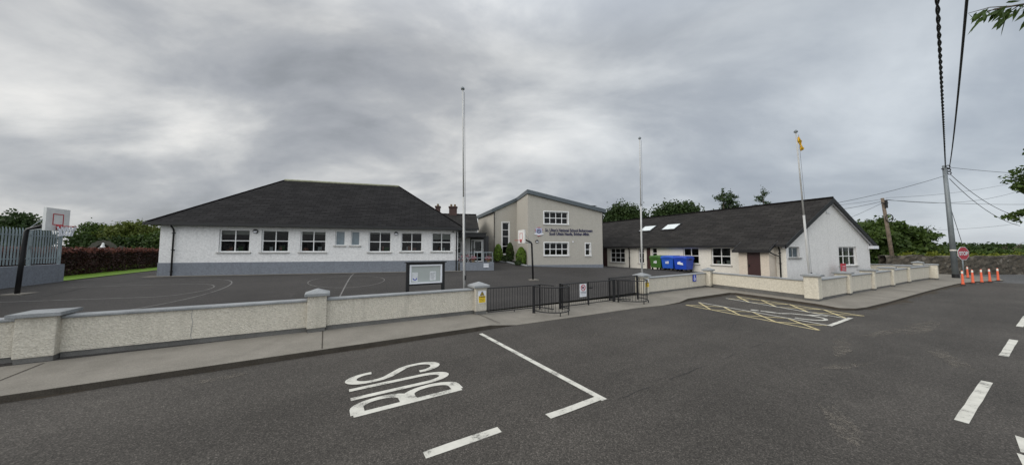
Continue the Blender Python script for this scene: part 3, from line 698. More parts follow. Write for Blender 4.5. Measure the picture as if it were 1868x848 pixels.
# flower pots and bicycles on the ramp
for i, (s, lab) in enumerate(((.95, 'flower pot with pink blooms behind the rail near the bicycles'), (2.05, 'flower pot with pale and red blooms at right end of ramp rail'))):
    x, y, _ = RW.P(s, -.28, 0); t = thing('flower_pot', lab, 'flower pot', (x, y, 1.46), 'flower pots on the ramp')
    if s < 3:
        mb = MB(); mb.lathe([(.09, 1.42), (.13, 1.62), (.14, 1.63)], 12, (x, y, 0)); mb.build('pot', M['clay'], t)
        leaves('flowers', RNG.normal(size=(160, 3))*(.11, .11, .07)+np.array((x, y, 1.74)), .07, 'petal', t); leaves('leaf', RNG.normal(size=(120, 3))*(.11, .11, .07)+np.array((x, y, 1.69)), .07, 'leaf2', t)
def bicycle(x, y, rot, z, label, colm):
    t = thing('bicycle', label, 'bicycle', (x, y, z), 'bicycles by the entrance'); c, s = math.cos(rot), math.sin(rot)
    T = lambda a, d, h: (x+c*a-s*d, y+s*a+c*d, z+h)
    for a in (-.42, .42):
        mb = MB(); mb.ring((a, .28), .27, .035, T, -.018, .018, 20); mb.ring((a, .28), .05, .04, T, -.03, .03, 8)
        for k in range(6): mb.stroke([(a, .28), (a+.25*math.cos(k*PI/3), .28+.25*math.sin(k*PI/3))], .006, T, -.003, .003)
        mb.build('wheel', M['rubber'], t)
    mb = MB()
    for p in ([(-.42, .28), (-.12, .3)], [(-.12, .3), (.28, .62)], [(-.12, .3), (-.22, .68)], [(-.22, .62), (.28, .64)], [(-.42, .28), (-.22, .62)], [(.42, .28), (.27, .74)]): mb.tube([T(p[0][0], 0, p[0][1]), T(p[1][0], 0, p[1][1])], .018, 6)
    mb.build('frame', M[colm], t)
    mb = MB(); mb.tube([T(.25, -.24, .8), T(.28, 0, .76), T(.25, .24, .8)], .015, 6); mb.build('handlebar', M['black'], t)
    mb = MB(); mb.box(-.34, -.12, -.05, .05, .68, .73, lambda a, d, h: T(a, d, h)); mb.build('saddle', M['black'], t)
x, y, _ = RW.P(.35, -1.0, 0); bicycle(x, y, R(10), 1.28, 'pink child bicycle leaning nearest to the white wall by the entrance', 'petal')
x, y, _ = RW.P(.75, -1.5, 0); bicycle(x, y, R(25), 1.28, 'grey bicycle parked behind the ramp rail beside a pink one', 'galv')

# ================================================================== MIDDLE BLOCK
MF = Fr(1.31, 24.97, 12); WB = MF.P(0, -4.2, 0); WF = Fr(WB[0], WB[1], 12)
MBK = thing('two_storey_block', 'beige two storey school block with sloping grey metal roof and the school name', 'school building', (*MF.P(0, 0, 0)[:2], .85))
ws = [(1.41, 3.54, 4.53, 5.56), (1.41, 3.54, 1.90, 2.96), (5.11, 5.56, 1.89, 2.91)]
hp, hr = 7.02, 5.62; S1 = 6.72
ztop = lambda s: hp+(hr-hp)*s/S1
mb = MB(); facade(mb, MF, 0, S1, .6, 5.62, ws); mb.face([MF.P(0, 0, 5.62), MF.P(S1, 0, 5.62), MF.P(0, 0, hp)])
mb.face([MF.P(0, -4.2, .8), MF.P(0, 0, .8), MF.P(0, 0, hp), MF.P(0, -4.2, hp)])
mb.face([MF.P(S1, 0, .5), MF.P(S1, -12, .5), MF.P(S1, -12, hr), MF.P(S1, 0, hr)])
ww = (-1.41, -.73, 1.95, 4.98); wz = 5.95; sl = -2.2
facade(mb, WF, sl, 0, .8, wz, [ww]); mb.face([WF.P(sl, 0, wz), WF.P(0, 0, wz), WF.P(0, 0, hp)])
Cx = WF.P(sl, 0, 0); Dx = (-3.85, 34.2)
mb.face([(Dx[0], Dx[1], .8), (Cx[0], Cx[1], .8), (Cx[0], Cx[1], wz+.02), (Dx[0], Dx[1], wz+.02)])
mb.build('wall', M['beige'], MBK)
mb = MB(); mb.box(-.02, S1+.02, -.025, .05, .4, 1.11, MF.T); mb.box(-.025, .0, .05, 4.2, .6, 1.11, MF.T); mb.box(sl, -.03, -.02, .05, .6, 1.2, WF.T); mb.build('plinth', M['grey'], MBK)
# roof: right slope and left slope, thick verge
th = .33
def slab(mb, P, th):
    mb.hexa([(p[0], p[1], p[2]-th) for p in P]+P)
mb = MB()
A_ = MF.P(-.08, .18, hp+.33); Bp = MF.P(S1+.28, .18, hr+.28); Cp = MF.P(S1+.28, -12, hr+.28); Dp = MF.P(-.08, -12, hp+.33); slab(mb, [A_, Bp, Cp, Dp], th)
a2 = WF.P(-.08, .14, hp+.325); b2 = WF.P(sl-.22, .14, wz+.27); c2 = (Dx[0]-.3, Dx[1]+.4, wz+.27); d2 = MF.P(-.08, -11, hp+.325); slab(mb, [b2, a2, d2, c2], th)
rf = mb.build('roof', M['zinc'], MBK)
mb = MB(); 
for k in range(1, 18):
    s = k*.4; mb.tube([MF.P(s, .1, ztop(s)+.34), MF.P(s, -11, ztop(s)+.34)], .02, 5)
mb.build('roof_seams', M['zinc'], rf)
for i, h in enumerate(ws): window(MBK, MF, h, (4, 4, 1)[i], 2, border=.06, bar=.055, surround=True, blind=.12 if i < 2 else 0)
window(MBK, WF, ww, 1, 4, border=.07, surround=True, hs=[2.72, 3.65, 4.28])
mb = MB()
for (x0, x1, z0) in ((.3, 6.4, 4.35), (.3, 6.4, 1.5)):
    mb.face([MF.P(x0, -2.6, z0-.6), MF.P(x1, -2.6, z0-.6), MF.P(x1, -2.6, z0+2), MF.P(x0, -2.6, z0+2)]); mb.face([MF.P(x0, -.2, z0-.1), MF.P(x1, -.2, z0-.1), MF.P(x1, -2.6, z0-.1), MF.P(x0, -2.6, z0-.1)]); mb.face([MF.P(x0, -.2, z0+1.9), MF.P(x1, -.2, z0+1.9), MF.P(x1, -2.6, z0+1.9), MF.P(x0, -2.6, z0+1.9)])
mb.face([WF.P(-2, -1.5, 1), WF.P(-.1, -1.5, 1), WF.P(-.1, -1.5, 6), WF.P(-2, -1.5, 6)])
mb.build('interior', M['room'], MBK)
downpipe(MBK, WF, sl+.02, 1.2, 5.95, .16); 
mb = MB(); mb.tube([MF.P(S1+.2, -.1, 5.6), MF.P(S1+.06, -.1, 5.35), MF.P(S1+.06, -.1, .8)], .04, 8); mb.build('downpipe', M['black'], MBK, True)
wall_light(MBK, MF, .77, 3.06)
mb = MB(); mb.box(3.9, 4.0, -.06, 0, 3.0, 3.1, MF.T); mb.build('alarm_box', M['signw'], MBK)
mb = MB(); mb.text("Sc. Ultan's National School Bohermeen", MF.T, 4.28, .28, 3.63, 4.02, 0, -.035, .034); mb.text("Scoil Ultain Naofa, B\u00f3thar-Mh\u00edn", MF.T, 3.6, .31, 3.65, 3.69, 0, -.035, .034); mb.build('school_name_lettering', M['navy'], MBK)
cx, cz = .94, 3.88
mb = MB(); mb.prism([(cx-.3, cz+.24), (cx-.3, cz), (cx-.2, cz-.2), (cx, cz-.33), (cx+.2, cz-.2), (cx+.3, cz), (cx+.3, cz+.24), (cx+.12, cz+.3), (cx-.12, cz+.3)], MF.T, -.03, 0); cr = mb.build('crest', M['lilac'], MBK)
mb = MB(); mb.ring((cx, cz+.02), .16, .045, MF.T, -.04, -.03, 18); mb.stroke([(cx-.1, cz-.06), (cx, cz+.12), (cx+.1, cz-.06)], .04, MF.T, -.041, -.03); mb.build('crest_emblem', M['navy'], cr)
mb = MB(); mb.prism([(cx-.42, cz-.22), (cx-.34, cz-.12), (cx, cz-.22), (cx+.34, cz-.12), (cx+.42, cz-.22), (cx+.3, cz-.26), (cx, cz-.33), (cx-.3, cz-.26)], MF.T, -.05, -.041); mb.build('crest_scroll', M['signw'], cr)
mb = MB(); mb.stroke([(cx-.13, cz+.33), (cx+.13, cz+.33)], .05, MF.T, -.04, -.03); mb.stroke([(cx-.3, cz+.2), (cx-.3, cz+.02)], .04, MF.T, -.04, -.031); mb.stroke([(cx+.3, cz+.2), (cx+.3, cz+.1)], .04, MF.T, -.04, -.031); mb.stroke([(cx-.14, cz-.31), (cx, cz-.38), (cx+.14, cz-.31)], .04, MF.T, -.055, -.03); mb.build('crest_ornament', M['red'], cr)

# planting bed with shrubs
bk = [MF.P(-.1, .15, 0), MF.P(-.9, -.6, 0), MF.P(-1.5, -1.8, 0), MF.P(-2.4, -3.2, 0)]
mb = MB(); mb.tube([(x, y, zsite(x, y)+.06) for x, y, _ in bk], .075, 6); o = mb.build('bed_kerb', M['cope']); tag(o, 'low curved concrete kerb edging the shrub bed', 'kerb'); move_origin(o, (bk[1][0], bk[1][1], zsite(bk[1][0], bk[1][1])))
def shrub(x, y, h, r, lab, pointed=True, mat='leafs', n=1600):
    z = zsite(x, y); t = thing('conifer_shrub' if pointed else 'low_shrub', lab, 'shrub', (x, y, z), 'clipped conifers in the bed' if pointed else 'low plants in the bed')
    k = RNG.uniform(0, 1, n)**.8; q = RNG.uniform(0, 2*PI, n)
    prof = np.where(k < .35, .8+.2*k/.35, np.sqrt(np.clip(1-((k-.35)/.65)**(1.6 if pointed else 2), 0, 1))); rr = r*prof*RNG.uniform(.72, 1.03, n)*(1+.08*np.sin(q*5+k*9))
    P = np.stack([x+rr*np.cos(q), y+rr*np.sin(q), z+.05+h*k], 1); nr = np.stack([np.cos(q), np.sin(q), .5+0*q], 1)
    leaves('foliage', P, .13, mat, t, nr, .5, .55)
    mb = MB(); mb.lathe([(r*.55, 0), (r*.62, h*.4), (r*.3, h*.75), (.02, h*.9)], 8, (x, y, z)); mb.build('stem', M['bark'], t)
x, y, _ = MF.P(-2.05, -2.6, 0); shrub(x, y, 1.5, .42, 'pointed bright green conifer beside the entrance ramp rail')
x, y, _ = MF.P(-.95, -2.7, 0); shrub(x, y, 1.6, .38, 'darker green conifer between the tall window and the return wall', True, 'leaf2')
x, y, _ = MF.P(-.42, -.65, 0); shrub(x, y, 1.42, .45, 'rounded bright green conifer at the beige wall corner')
x, y, _ = MF.P(-1.35, -2.0, 0); shrub(x, y, .55, .5, 'low spreading green plants between the conifers', False, 'leaf1', 700)
x, y, _ = MF.P(-.75, -.3, 0); shrub(x, y, .35, .3, 'small low plant spilling over the bed kerb', False, 'leaf1', 300)

# ================================================================== RIGHT BLOCK
GF = Fr(16.25, 18, 18); XF = Fr(16.25, 18, -62)       # gable front ; long front (s negative = further away)
RB = thing('gabled_school_block', 'long white school block with white gable end, slate roof and two skylights', 'school building', (16.25, 18, .35))
GW = 8.43; ZEV = 2.76; ZAP = 5.55; LONG = 22
wg = [(5.05, 6.95, 1.34, 2.545), (.24, 1.22, 1.87, 2.525)]
mb = MB(); facade(mb, GF, 0, GW, .1, 2.62, wg); mb.face([GF.P(0, 0, 2.62), GF.P(GW, 0, 2.62), GF.P(GW, 0, 2.72), GF.P(GW/2+.2, 0, 5.42), GF.P(0, 0, 2.72)])
mb.face([GF.P(GW, 0, .1), tuple(GF.P(GW, 0, .1)[i]-(XF.c, XF.s, 0)[i]*LONG for i in range(3)), tuple(GF.P(GW, 0, 2.7)[i]-(XF.c, XF.s, 0)[i]*LONG for i in range(3)), GF.P(GW, 0, 2.7)])
mb.build('gable_wall', M['white2'], RB)
wx = [(-13.81, -12.0, 1.17, 2.535), (-10.47, -9.88, 1.19, 2.54), (-9.1, -8.6, 1.65, 2.53), (-6.31, -5.12, 1.31, 2.505), (-4.23, -2.98, 1.30, 2.51)]
dx = [(-9.62, -9.22, .5, 2.59), (-14.9, -14.2, .5, 2.55)]
mb = MB(); facade(mb, XF, -LONG, 0, .1, 2.75, wx+dx); mb.build('front_wall', M['offwhite'], RB)
mb = MB(); mb.face([XF.P(-LONG, -3, .3), XF.P(-.4, -3, .3), XF.P(-.4, -3, 2.7), XF.P(-LONG, -3, 2.7)]); mb.face([XF.P(-LONG, -.25, .6), XF.P(-.4, -.25, .6), XF.P(-.4, -3, .6), XF.P(-LONG, -3, .6)]); mb.face([XF.P(-LONG, -.25, 2.7), XF.P(-.4, -.25, 2.7), XF.P(-.4, -3, 2.7), XF.P(-LONG, -3, 2.7)])
mb.face([GF.P(.5, -2.4, .3), GF.P(8.2, -2.4, .3), GF.P(8.2, -2.4, 2.7), GF.P(.5, -2.4, 2.7)]); mb.build('interior', M['room'], RB)
# roof
dl = Vector((-XF.c, -XF.s, 0)); oh = .32
apx = 4.42
G = lambda s, d, z: Vector(GF.P(s, d, z))
e0 = G(-.36, .2, 2.66); e1 = e0+dl*LONG; a0 = G(apx, .2, 5.66); a1 = a0+dl*LONG; f0 = G(8.95, .2, 2.62); f1 = f0+dl*LONG
mb = MB(); roofface(mb, [e0, a0, a1, e1], dl); roofface(mb, [a0, f0, f1, a1], dl); rf = mb.build('roof', M['slateb'], RB)
mb = MB(); capline(mb, a0+Vector((0, 0, .01)), a1, .085); mb.build('ridge_tiles', M['slateb'], rf)
mb = MB()
for p, q2, in ((e0, a0), (f0, a0)):
    d_ = Vector((0, 0, .25)); n_ = Vector(GF.P(0, -1, 0))-Vector(GF.P(0, 0, 0))
    P = [p-d_-n_*.03, q2-d_*1.25-n_*.03, q2-d_*1.25+n_*.05, p-d_+n_*.05]
    mb.hexa([tuple(x) for x in P]+[tuple(P[0]+d_), tuple(P[1]+d_*1.22), tuple(P[2]+d_*1.22), tuple(P[3]+d_)])
mb.build('bargeboard', M['blackm'], rf)
mb = MB()
for p, q2 in ((e0, a0), (f0, a0)):
    d_ = Vector((0, 0, .2)); n_ = Vector(GF.P(0, -1, 0))-Vector(GF.P(0, 0, 0)); dd = (q2-p)
    mb.face([p-d_, q2-d_*1.2, q2-d_*1.2+n_*.2, p-d_+n_*.2])
mb.build('soffit', M['signw'], rf)
mb = MB(); mb.box(GW-.12, 8.93, -.25, .1, 2.42, 2.62, GF.T); mb.build('eave_box', M['signw'], rf)
mb = MB(); 
def alongbox(mb, p, q2, w, h):
    p, q2 = Vector(p), Vector(q2); t = (q2-p).normalized(); n = Vector((-t.y, t.x, 0)).normalized()*w/2; zz = Vector((0, 0, h))
    P = [p-n, q2-n, q2+n, p+n]; mb.hexa([tuple(x) for x in P]+[tuple(x+zz) for x in P])
alongbox(mb, e0-Vector((0, 0, .13)), e1-Vector((0, 0, .13)), .13, .14); alongbox(mb, f0-Vector((0, 0, .13)), f1-Vector((0, 0, .13)), .13, .14)
mb.build('gutter', M['black'], rf)
sp = (a0-e0); 
for t0, lab in ((12.45, 1), (10.05, 2)):
    b = e0+dl*t0+sp*.47; u_ = dl*-1.0; upv = sp.normalized()*1.05; nn = dl.cross(sp).normalized(); nn = nn if nn.z > 0 else -nn
    mb = MB(); P = [b, b+u_*1.35, b+u_*1.35+upv, b+upv]; mb.hexa([tuple(x-nn*.05) for x in P]+[tuple(x+nn*.07) for x in P]); o = mb.build('skylight', M['black'], RB)
    mb = MB(); P = [b+u_*.1+upv*.1, b+u_*1.25+upv*.1, b+u_*1.25+upv*.9, b+u_*.1+upv*.9]; mb.hexa([tuple(x+nn*.06) for x in P]+[tuple(x+nn*.085) for x in P]); mb.build('pane', M['skyl'], o)
gw = window(RB, GF, wg[0], 3, 2, border=.06)
for a, b in ((5.1, 5.5), (6.35, 6.9)):
    mb = MB(); pp = [(a+(b-a)*k/8, .3+.03*(k % 2)) for k in range(9)]
    for p, q3 in zip(pp[:-1], pp[1:]): mb.face([GF.P(p[0], -p[1], 1.36), GF.P(q3[0], -q3[1], 1.36), GF.P(q3[0], -q3[1], 2.5), GF.P(p[0], -p[1], 2.5)])
    mb.build('curtain', M['blind'], gw); window(RB, GF, wg[1], 2, 1, 'frost', border=.06)
for h, (cN, rN) in zip(wx, ((3, 3), (1, 3), (1, 2), (2, 2), (2, 2))): window(RB, XF, h, cN, rN, border=.06, display=cN == 2)
for h in dx:
    mb = MB(); mb.box(h[0], h[1], .06, .12, h[2], h[3], XF.T); o = mb.build('door', M['door'], RB)
    mb = MB(); mb.box(h[0]+.06, h[0]+.1, .01, .06, 1.55, 1.7, XF.T); mb.build('handle', M['black'], o)
mb = MB(); mb.box(-LONG, -2.2, -.03, .02, .3, .74, XF.T); mb.build('plinth', M['cope'], RB)
downpipe(RB, XF, -11.42, .6, 2.7, .3)
downpipe(RB, XF, -.28, .4, 2.66, .3)
mb = MB(); mb.tube([XF.P(-.4, .95, 2.2), XF.P(-.32, .6, 2.05), XF.P(-.28, .12, 1.95)], .035, 8); mb.build('downpipe', M['black'], RB, True)
mb = MB(); mb.tube([XF.P(-9.0, .05, 1.75), XF.P(-9.0, .25, 1.72)], .05, 8); mb.build('wall_light', M['black'], RB)
mb = MB(); mb.box(4.0, 4.35, -.05, 0, 4.68, 4.72, GF.T); mb.box(4.0, 4.03, -.04, 0, 4.72, 4.92, GF.T); mb.build('wall_bracket', M['signw'], RB)
# porch on the long front
p0, p1, po = -2.08, -.49, .9
mb = MB(); PF = Fr(*XF.P(0, po, 0)[:2], -62); hdp = (-1.62, -.92, .3, 2.23)
facade(mb, PF, p0, p1, .1, 2.32, [hdp]); mb.face([XF.P(p1, po, .1), XF.P(p1, 0, .1), XF.P(p1, 0, 2.75), XF.P(p1, po, 2.32)]); mb.face([XF.P(p0, 0, .1), XF.P(p0, po, .1), XF.P(p0, po, 2.32), XF.P(p0, 0, 2.75)]); pw = mb.build('porch', M['cream'], RB)
mb = MB(); mb.box(hdp[0], hdp[1], .06, .11, hdp[2], hdp[3], PF.T); o = mb.build('door', M['door'], RB)
mb = MB(); mb.box(hdp[0]+.07, hdp[0]+.11, .0, .06, 1.3, 1.45, PF.T); mb.build('handle', M['black'], o)
mb = MB(); P = [Vector(XF.P(p0-.22, po+.28, 2.33)), Vector(XF.P(p1+.12, po+.28, 2.33)), Vector(XF.P(p1+.12, -.15, 2.98)), Vector(XF.P(p0-.22, -.15, 2.98))]
roofface(mb, P, (XF.c, XF.s)); mb.build('porch_roof', M['slateb'], pw)
mb = MB(); alongbox(mb, P[0]-Vector((0, 0, .15)), P[1]-Vector((0, 0, .15)), .1, .145); alongbox(mb, P[1]-Vector((0, 0, .15)), P[2]-Vector((0, 0, .15)), .05, .147); alongbox(mb, P[0]-Vector((0, 0, .15)), P[3]-Vector((0, 0, .15)), .05, .147); mb.build('porch_gutter', M['black'], pw)
mb = MB(); mb.box(p0, p1, -.2, .0, 2.18, 2.22, PF.T); mb.build('soffit', M['blackm'], pw)

# red information board by the gable
x, y, _ = GF.P(4.4, .5, 0); z = zsite(x, y); IF = Fr(x, y, 18)
t = thing('information_board', 'red information board with white lines on grey posts by the gable', 'sign', (x, y, z))
mb = MB(); mb.box(-.27, .22, 0, .03, 1.0, 1.5, IF.T); mb.build('board', M['signr'], t)
mb = MB()
for k in range(4): mb.box(-.2, .15, -.006, 0, 1.06+.09*k, 1.08+.09*k, IF.T)
mb.build('text_lines', M['signw'], t)
mb = MB(); mb.box(-.2, .18, 0, .02, .78, .98, IF.T); mb.build('lower_plate', M['noticebg'], t)
for s in (-.27, .17):
    mb = MB(); mb.box(s, s+.05, .03, .08, z, 1.52, IF.T); mb.build('post', M['conc_pole'], t)

# ================================================================== BOUNDARY WALLS
def wall_run(root, pts, h, zf, th=.22, mat='dash', foot=.12):
    """straight panels between road-coordinate points: rendered panel, dark foot, coping"""
    for a, b in zip(pts[:-1], pts[1:]):
        L = math.hypot(b[0]-a[0], b[1]-a[1]); nx, ny = -(b[1]-a[1])/L, (b[0]-a[0])/L
        n = max(1, int(L/1.2)); pm, fm, cm = MB(), MB(), MB()
        for i in range(n):
            q = []
            for k in (i, i+1):
                c = (a[0]+(b[0]-a[0])*k/n, a[1]+(b[1]-a[1])*k/n); q.append((c, zf(*W2(*c))))
            def pr(m, d0, d1, z0, z1):
                P = []
                for zz in (z0, z1):
                    for (c, z), d in ((q[0], d0), (q[1], d0), (q[1], d1), (q[0], d1)): P.append((*W2(c[0]+nx*d, c[1]+ny*d), z+zz))
                m.hexa(P)
            pr(pm, 0, th, foot, h-.06); pr(fm, .018, th-.018, -.15, foot); pr(cm, -.05, th+.05, h-.06, h)
        pm.build('wall_panel', M[mat], root, recalc=True); fm.build('wall_foot', M['plinthd'], root, recalc=True); co = cm.build('coping', M['cope'], root, recalc=True)
        bv = co.modifiers.new('worn_edges', 'BEVEL'); bv.width = .018; bv.segments = 2; bv.limit_method = 'ANGLE'
def pier(root, u, v, w, d, h, zf, rot=0.0, mat='dash', foot=.1, over=.07, peak=.12, cap=.075):
    x, y = W2(u, v); z = zf(x, y); c, s = math.cos(AN+rot), math.sin(AN+rot)
    T = lambda a, b, h_: (x+c*a-s*b, y+s*a+c*b, z+h_)
    mb = MB(); mb.box(-w/2, w/2, -d/2, d/2, foot, h, T); p = mb.build('pier', M[mat], root, recalc=True)
    bv = p.modifiers.new('worn_edges', 'BEVEL'); bv.width = .012; bv.segments = 2
    mb = MB(); mb.box(-w/2+.015, w/2-.015, -d/2+.015, d/2-.015, -.15, foot, T); mb.build('pier_foot', M['plinthd'], p)
    mb = MB(); a, b = w/2+over, d/2+over
    mb.box(-a, a, -b, b, h+.001, h+cap, T); mb.shared([T(-a, -b, h+cap), T(a, -b, h+cap), T(a, b, h+cap), T(-a, b, h+cap), T(0, 0, h+cap+peak)], [(0, 1, 4), (1, 2, 4), (2, 3, 4), (3, 0, 4)])
    cp = mb.build('pier_cap', M['cope'], p, recalc=True); bv = cp.modifiers.new('worn_edges', 'BEVEL'); bv.width = .012; bv.segments = 2; bv.limit_method = 'ANGLE'
zp = lambda x, y: zroad(x, y)+.12
zg_ = lambda x, y: zroad(x, y)+.10
WL = thing('boundary_wall', 'low pebble dashed cream wall with concrete coping along the pavement left of the gates', 'wall', (*W2(-.1, 9.95), .12))
wall_run(WL, [(-40, 10.55), (-5.05, 10.2)], .86, zp); wall_run(WL, [(-4.55, 10.18), (-.37, 9.95)], .86, zp); wall_run(WL, [(.07, 9.93), (4.43, 9.76)], .86, zp)
mb = MB(); P = []
for k in range(9):
    u = -2.62+random.uniform(-.012, .012); x, y = W2(u, 10.08+(-.37-u)*.0537*0+.0); v = 9.95+(u+.37)*(-.23/4.18)-.004; P.append((*W2(u, v), .12+.12+.68*k/8))
mb.tube(P, .004, 4); mb.build('crack', M['cope'], WL)
pier(WL, -4.8, 10.28, .5, .5, .88, zp, peak=.035, over=.08); pier(WL, -.15, 10.03, .44, .44, .95, zp); pier(WL, 4.64, 9.80, .42, .42, .90, zp, over=.09)
WR = thing('boundary_wall', 'cream rendered boundary wall with many piers stepping round the parking bay to the junction', 'wall', (*W2(18, 5), .3))
RY = zg_
wall_run(WR, [(13.5, 9.35), (18.5, 9.05)], .84, RY); wall_run(WR, [(18.75, 8.8), (17.62, 4.55)], .86, RY, mat='dash2', foot=.2)
rp = [(17.62, 4.2), (20.7, 3.93), (23.6, 3.62), (26.4, 3.36), (29.5, 3.14), (34.1, 2.72)]
for a, b in zip(rp[:-1], rp[1:]): wall_run(WR, [(a[0]+.2, a[1]), (b[0]-.2, b[1])], .90, RY)
pier(WR, 13.3, 9.45, .44, .44, .90, RY, over=.09, mat='dash2'); pier(WR, 18.72, 9.0, .36, .36, .94, RY, mat='dash2'); pier(WR, 17.62, 4.36, .46, .46, 1.02, RY, over=.08, mat='dash2', peak=.05)
for (u, v) in rp[1:-1]: pier(WR, u, v+.14, .34, .5, .98, RY, over=.08, mat='dash2', peak=.04)
pier(WR, 34.2, 2.65, .5, .5, .94, RY, mat='dash2', peak=.02, over=.04); 
WE = thing('return_wall', 'plain white topped wall running back behind the gable from the end pier', 'wall', (*W2(34.5, 5), .4))
wall_run(WE, [(34.55, 2.95), (34.6, 11)], .92, RY, mat='dash2', foot=.05); pier(WE, 35.5, 3.3, .4, .4, 1.02, RY, mat='dash2', peak=.08)

# ---- warning signs etc.
def warning_sign(fr, label):
    t = thing('warning_sign', label, 'sign', fr.P(0, 0, 0), 'yellow warning signs on the gate piers'); z = fr.z
    T = lambda a, d, h: fr.T(a, d, h+z)
    mb = MB(); mb.box(-.15, .15, -.012, 0, -.21, .21, T); mb.build('plate', M['signw'], t)
    mb = MB(); mb.box(-.13, .13, -.016, -.012, -.19, .04, T); mb.prism([(-.075, .065), (.075, .065), (0, .19)], T, -.016, -.012); mb.build('yellow_panel', M['signy'], t)
    mb = MB(); mb.text('WARNING', T, .235, .055, 0, .008, 0, -.018, .03); mb.text('24 hour CCTV', T, .20, .03, 0, -.06, 0, -.018, .01); mb.text('recording in', T, .17, .03, 0, -.105, 0, -.018, .01); mb.text('operation', T, .15, .03, 0, -.15, 0, -.018, .01)
    for p in ([(-.075, .065), (.075, .065)], [(.075, .065), (0, .19)], [(0, .19), (-.075, .065)]): mb.stroke(p, .016, T, -.019, -.016)
    mb.stroke([(0, .085), (0, .15)], .02, T, -.019, -.016); mb.stroke([(-.03, .085), (.03, .1)], .02, T, -.019, -.016)
    mb.build('lettering', M['blackm'], t)
    for o in [t]: o.location.z = z-.21; 
    for ch in children(t): ch.data.transform(Matrix.Translation((0, 0, -(z-.21))))
    return t
x, y = W2(4.66, 9.80-.222); f = Fr(x, y, 31.55); f.z = .70; warning_sign(f, 'yellow and white warning sign on the pier left of the gates')
x, y = W2(13.36, 9.45-.232); f = Fr(x, y, 31.55); f.z = .72; warning_sign(f, 'yellow and white warning sign on the pier under the middle flagpole')
# blue disabled parking plate on the wall
u = 17.4; v = 9.35-.3*(u-13.5)/5-.02; x, y = W2(u, v); f = Fr(x, y, 31.55-3.4); z = zg_(x, y)
t = thing('parking_sign', 'small blue sign with white wheelchair symbol on the boundary wall', 'sign', (x, y, z+.4))
mb = MB(); mb.box(-.14, .14, -.03, -.0, z+.42, z+.78, f.T); mb.build('plate', M['signb'], t)
mb = MB(); T = lambda a, d, h: f.T(a, d, h+z+.6); mb.ring((-.01, -.05), .065, .025, T, -.035, -.03, 16, R(150), R(380)); mb.stroke([(-.03, .12), (-.03, 0), (.04, 0), (.07, -.1)], .028, T, -.036, -.03); mb.disc((-.03, .14), .022, T, -.036, -.03, 10); mb.build('symbol', M['signw'], t)

# ================================================================== RAILINGS AND GATES
def rail_panel(root, name, pts, z0, z1, zf, gap=.105, bar=.008, rail=.02):
    """flat rails top and bottom with round bars along a polyline in road coordinates"""
    mb = MB(); D = [0]
    for a, b in zip(pts[:-1], pts[1:]): D.append(D[-1]+math.hypot(b[0]-a[0], b[1]-a[1]))
    def at(d):
        for i in range(len(pts)-1):
            if d <= D[i+1]+1e-9:
                t = (d-D[i])/(D[i+1]-D[i]); u, v = (pts[i][k]+(pts[i+1][k]-pts[i][k])*t for k in (0, 1)); x, y = W2(u, v); return (x, y, zf(x, y))
        u, v = pts[-1]; x, y = W2(u, v); return (x, y, zf(x, y))
    for z in (z0, z1):
        P = [at(d) for d in D]; mb.tube([(p[0], p[1], p[2]+z) for p in P], rail, 4)
    n = max(2, int(D[-1]/gap))
    for k in range(n+1):
        p = at(D[-1]*k/n); mb.tube([(p[0], p[1], p[2]+z0), (p[0], p[1], p[2]+z1)], bar, 6)
    return mb.build(name, M['blackm'], root)
def post(root, u, v, h, r=.032, name='post', zf=zroad):
    x, y = W2(u, v); z = zf(x, y); mb = MB(); mb.box(x-r, x+r, y-r, y+r, z-.1, z+h); mb.box(x-r-.006, x+r+.006, y-r-.006, y+r+.006, z+h, z+h+.015); mb.build(name, M['blackm'], root)
zrp = lambda x, y: zroad(x, y)+.03
g = thing('railing', 'black vertical bar railing between the left gate pier and first kissing gate', 'railing', (*W2(5.9, 9.55), .03), 'black railings across the gateway')
rail_panel(g, 'bars', [(4.9, 9.6), (7.05, 9.45)], .12, .95, zrp); post(g, 7.05, 9.45, 1.0); post(g, 5.95, 9.53, .14, .015, 'foot')
def kissing(label, cu, cv, a0, a1, r, leaf, posts, foot):
    t = thing('kissing_gate', label, 'gate', (*W2(cu, cv), .03), 'kissing gates at the entrance')
    pts = [(cu+r*math.cos(R(a0+(a1-a0)*k/14)), cv+r*1.15*math.sin(R(a0+(a1-a0)*k/14))) for k in range(15)]
    rail_panel(t, 'curved_guard', pts, .12, .98, zrp, .12)
    rail_panel(t, 'swing_leaf', leaf, .12, .98, zrp, .105)
    for p in posts: post(t, p[0], p[1], 1.02)
    for p in foot: post(t, p[0], p[1], .14, .015, 'foot')
    post(t, *pts[0], 1.0, .025); post(t, *pts[-1], 1.0, .025)
kissing('black kissing gate with curved guard at left of the vehicle gate', 7.15, 8.95, 175, 365, .66, [(7.05, 9.42), (7.2, 8.8)], [(6.46, 9.05), (7.78, 9.12)], [(7.0, 8.2), (7.4, 8.22)])
kissing('black kissing gate with curved guard beside the right gate pier', 11.55, 8.85, 175, 365, .66, [(10.9, 9.3), (11.45, 8.7)], [(10.86, 9.1), (12.2, 8.9)], [(11.5, 8.1), (11.95, 8.2)])
g = thing('double_gate', 'pair of low black bar vehicle gates between the two kissing gates', 'gate', (*W2(9.3, 9.15), .03))
rail_panel(g, 'gate_leaf', [(7.86, 9.14), (9.27, 9.14)], .1, .96, zrp); rail_panel(g, 'gate_leaf', [(9.36, 9.14), (10.78, 9.12)], .1, .96, zrp); post(g, 9.315, 9.14, 1.0, .028, 'meeting_post'); post(g, 7.82, 9.14, 1.0); post(g, 10.82, 9.12, 1.0)
x, y = W2(9.4, 9.1); mb = MB(); mb.box(x-.05, x+.08, y-.03, y+.03, .74, .79); mb.build('latch', M['blackm'], g)
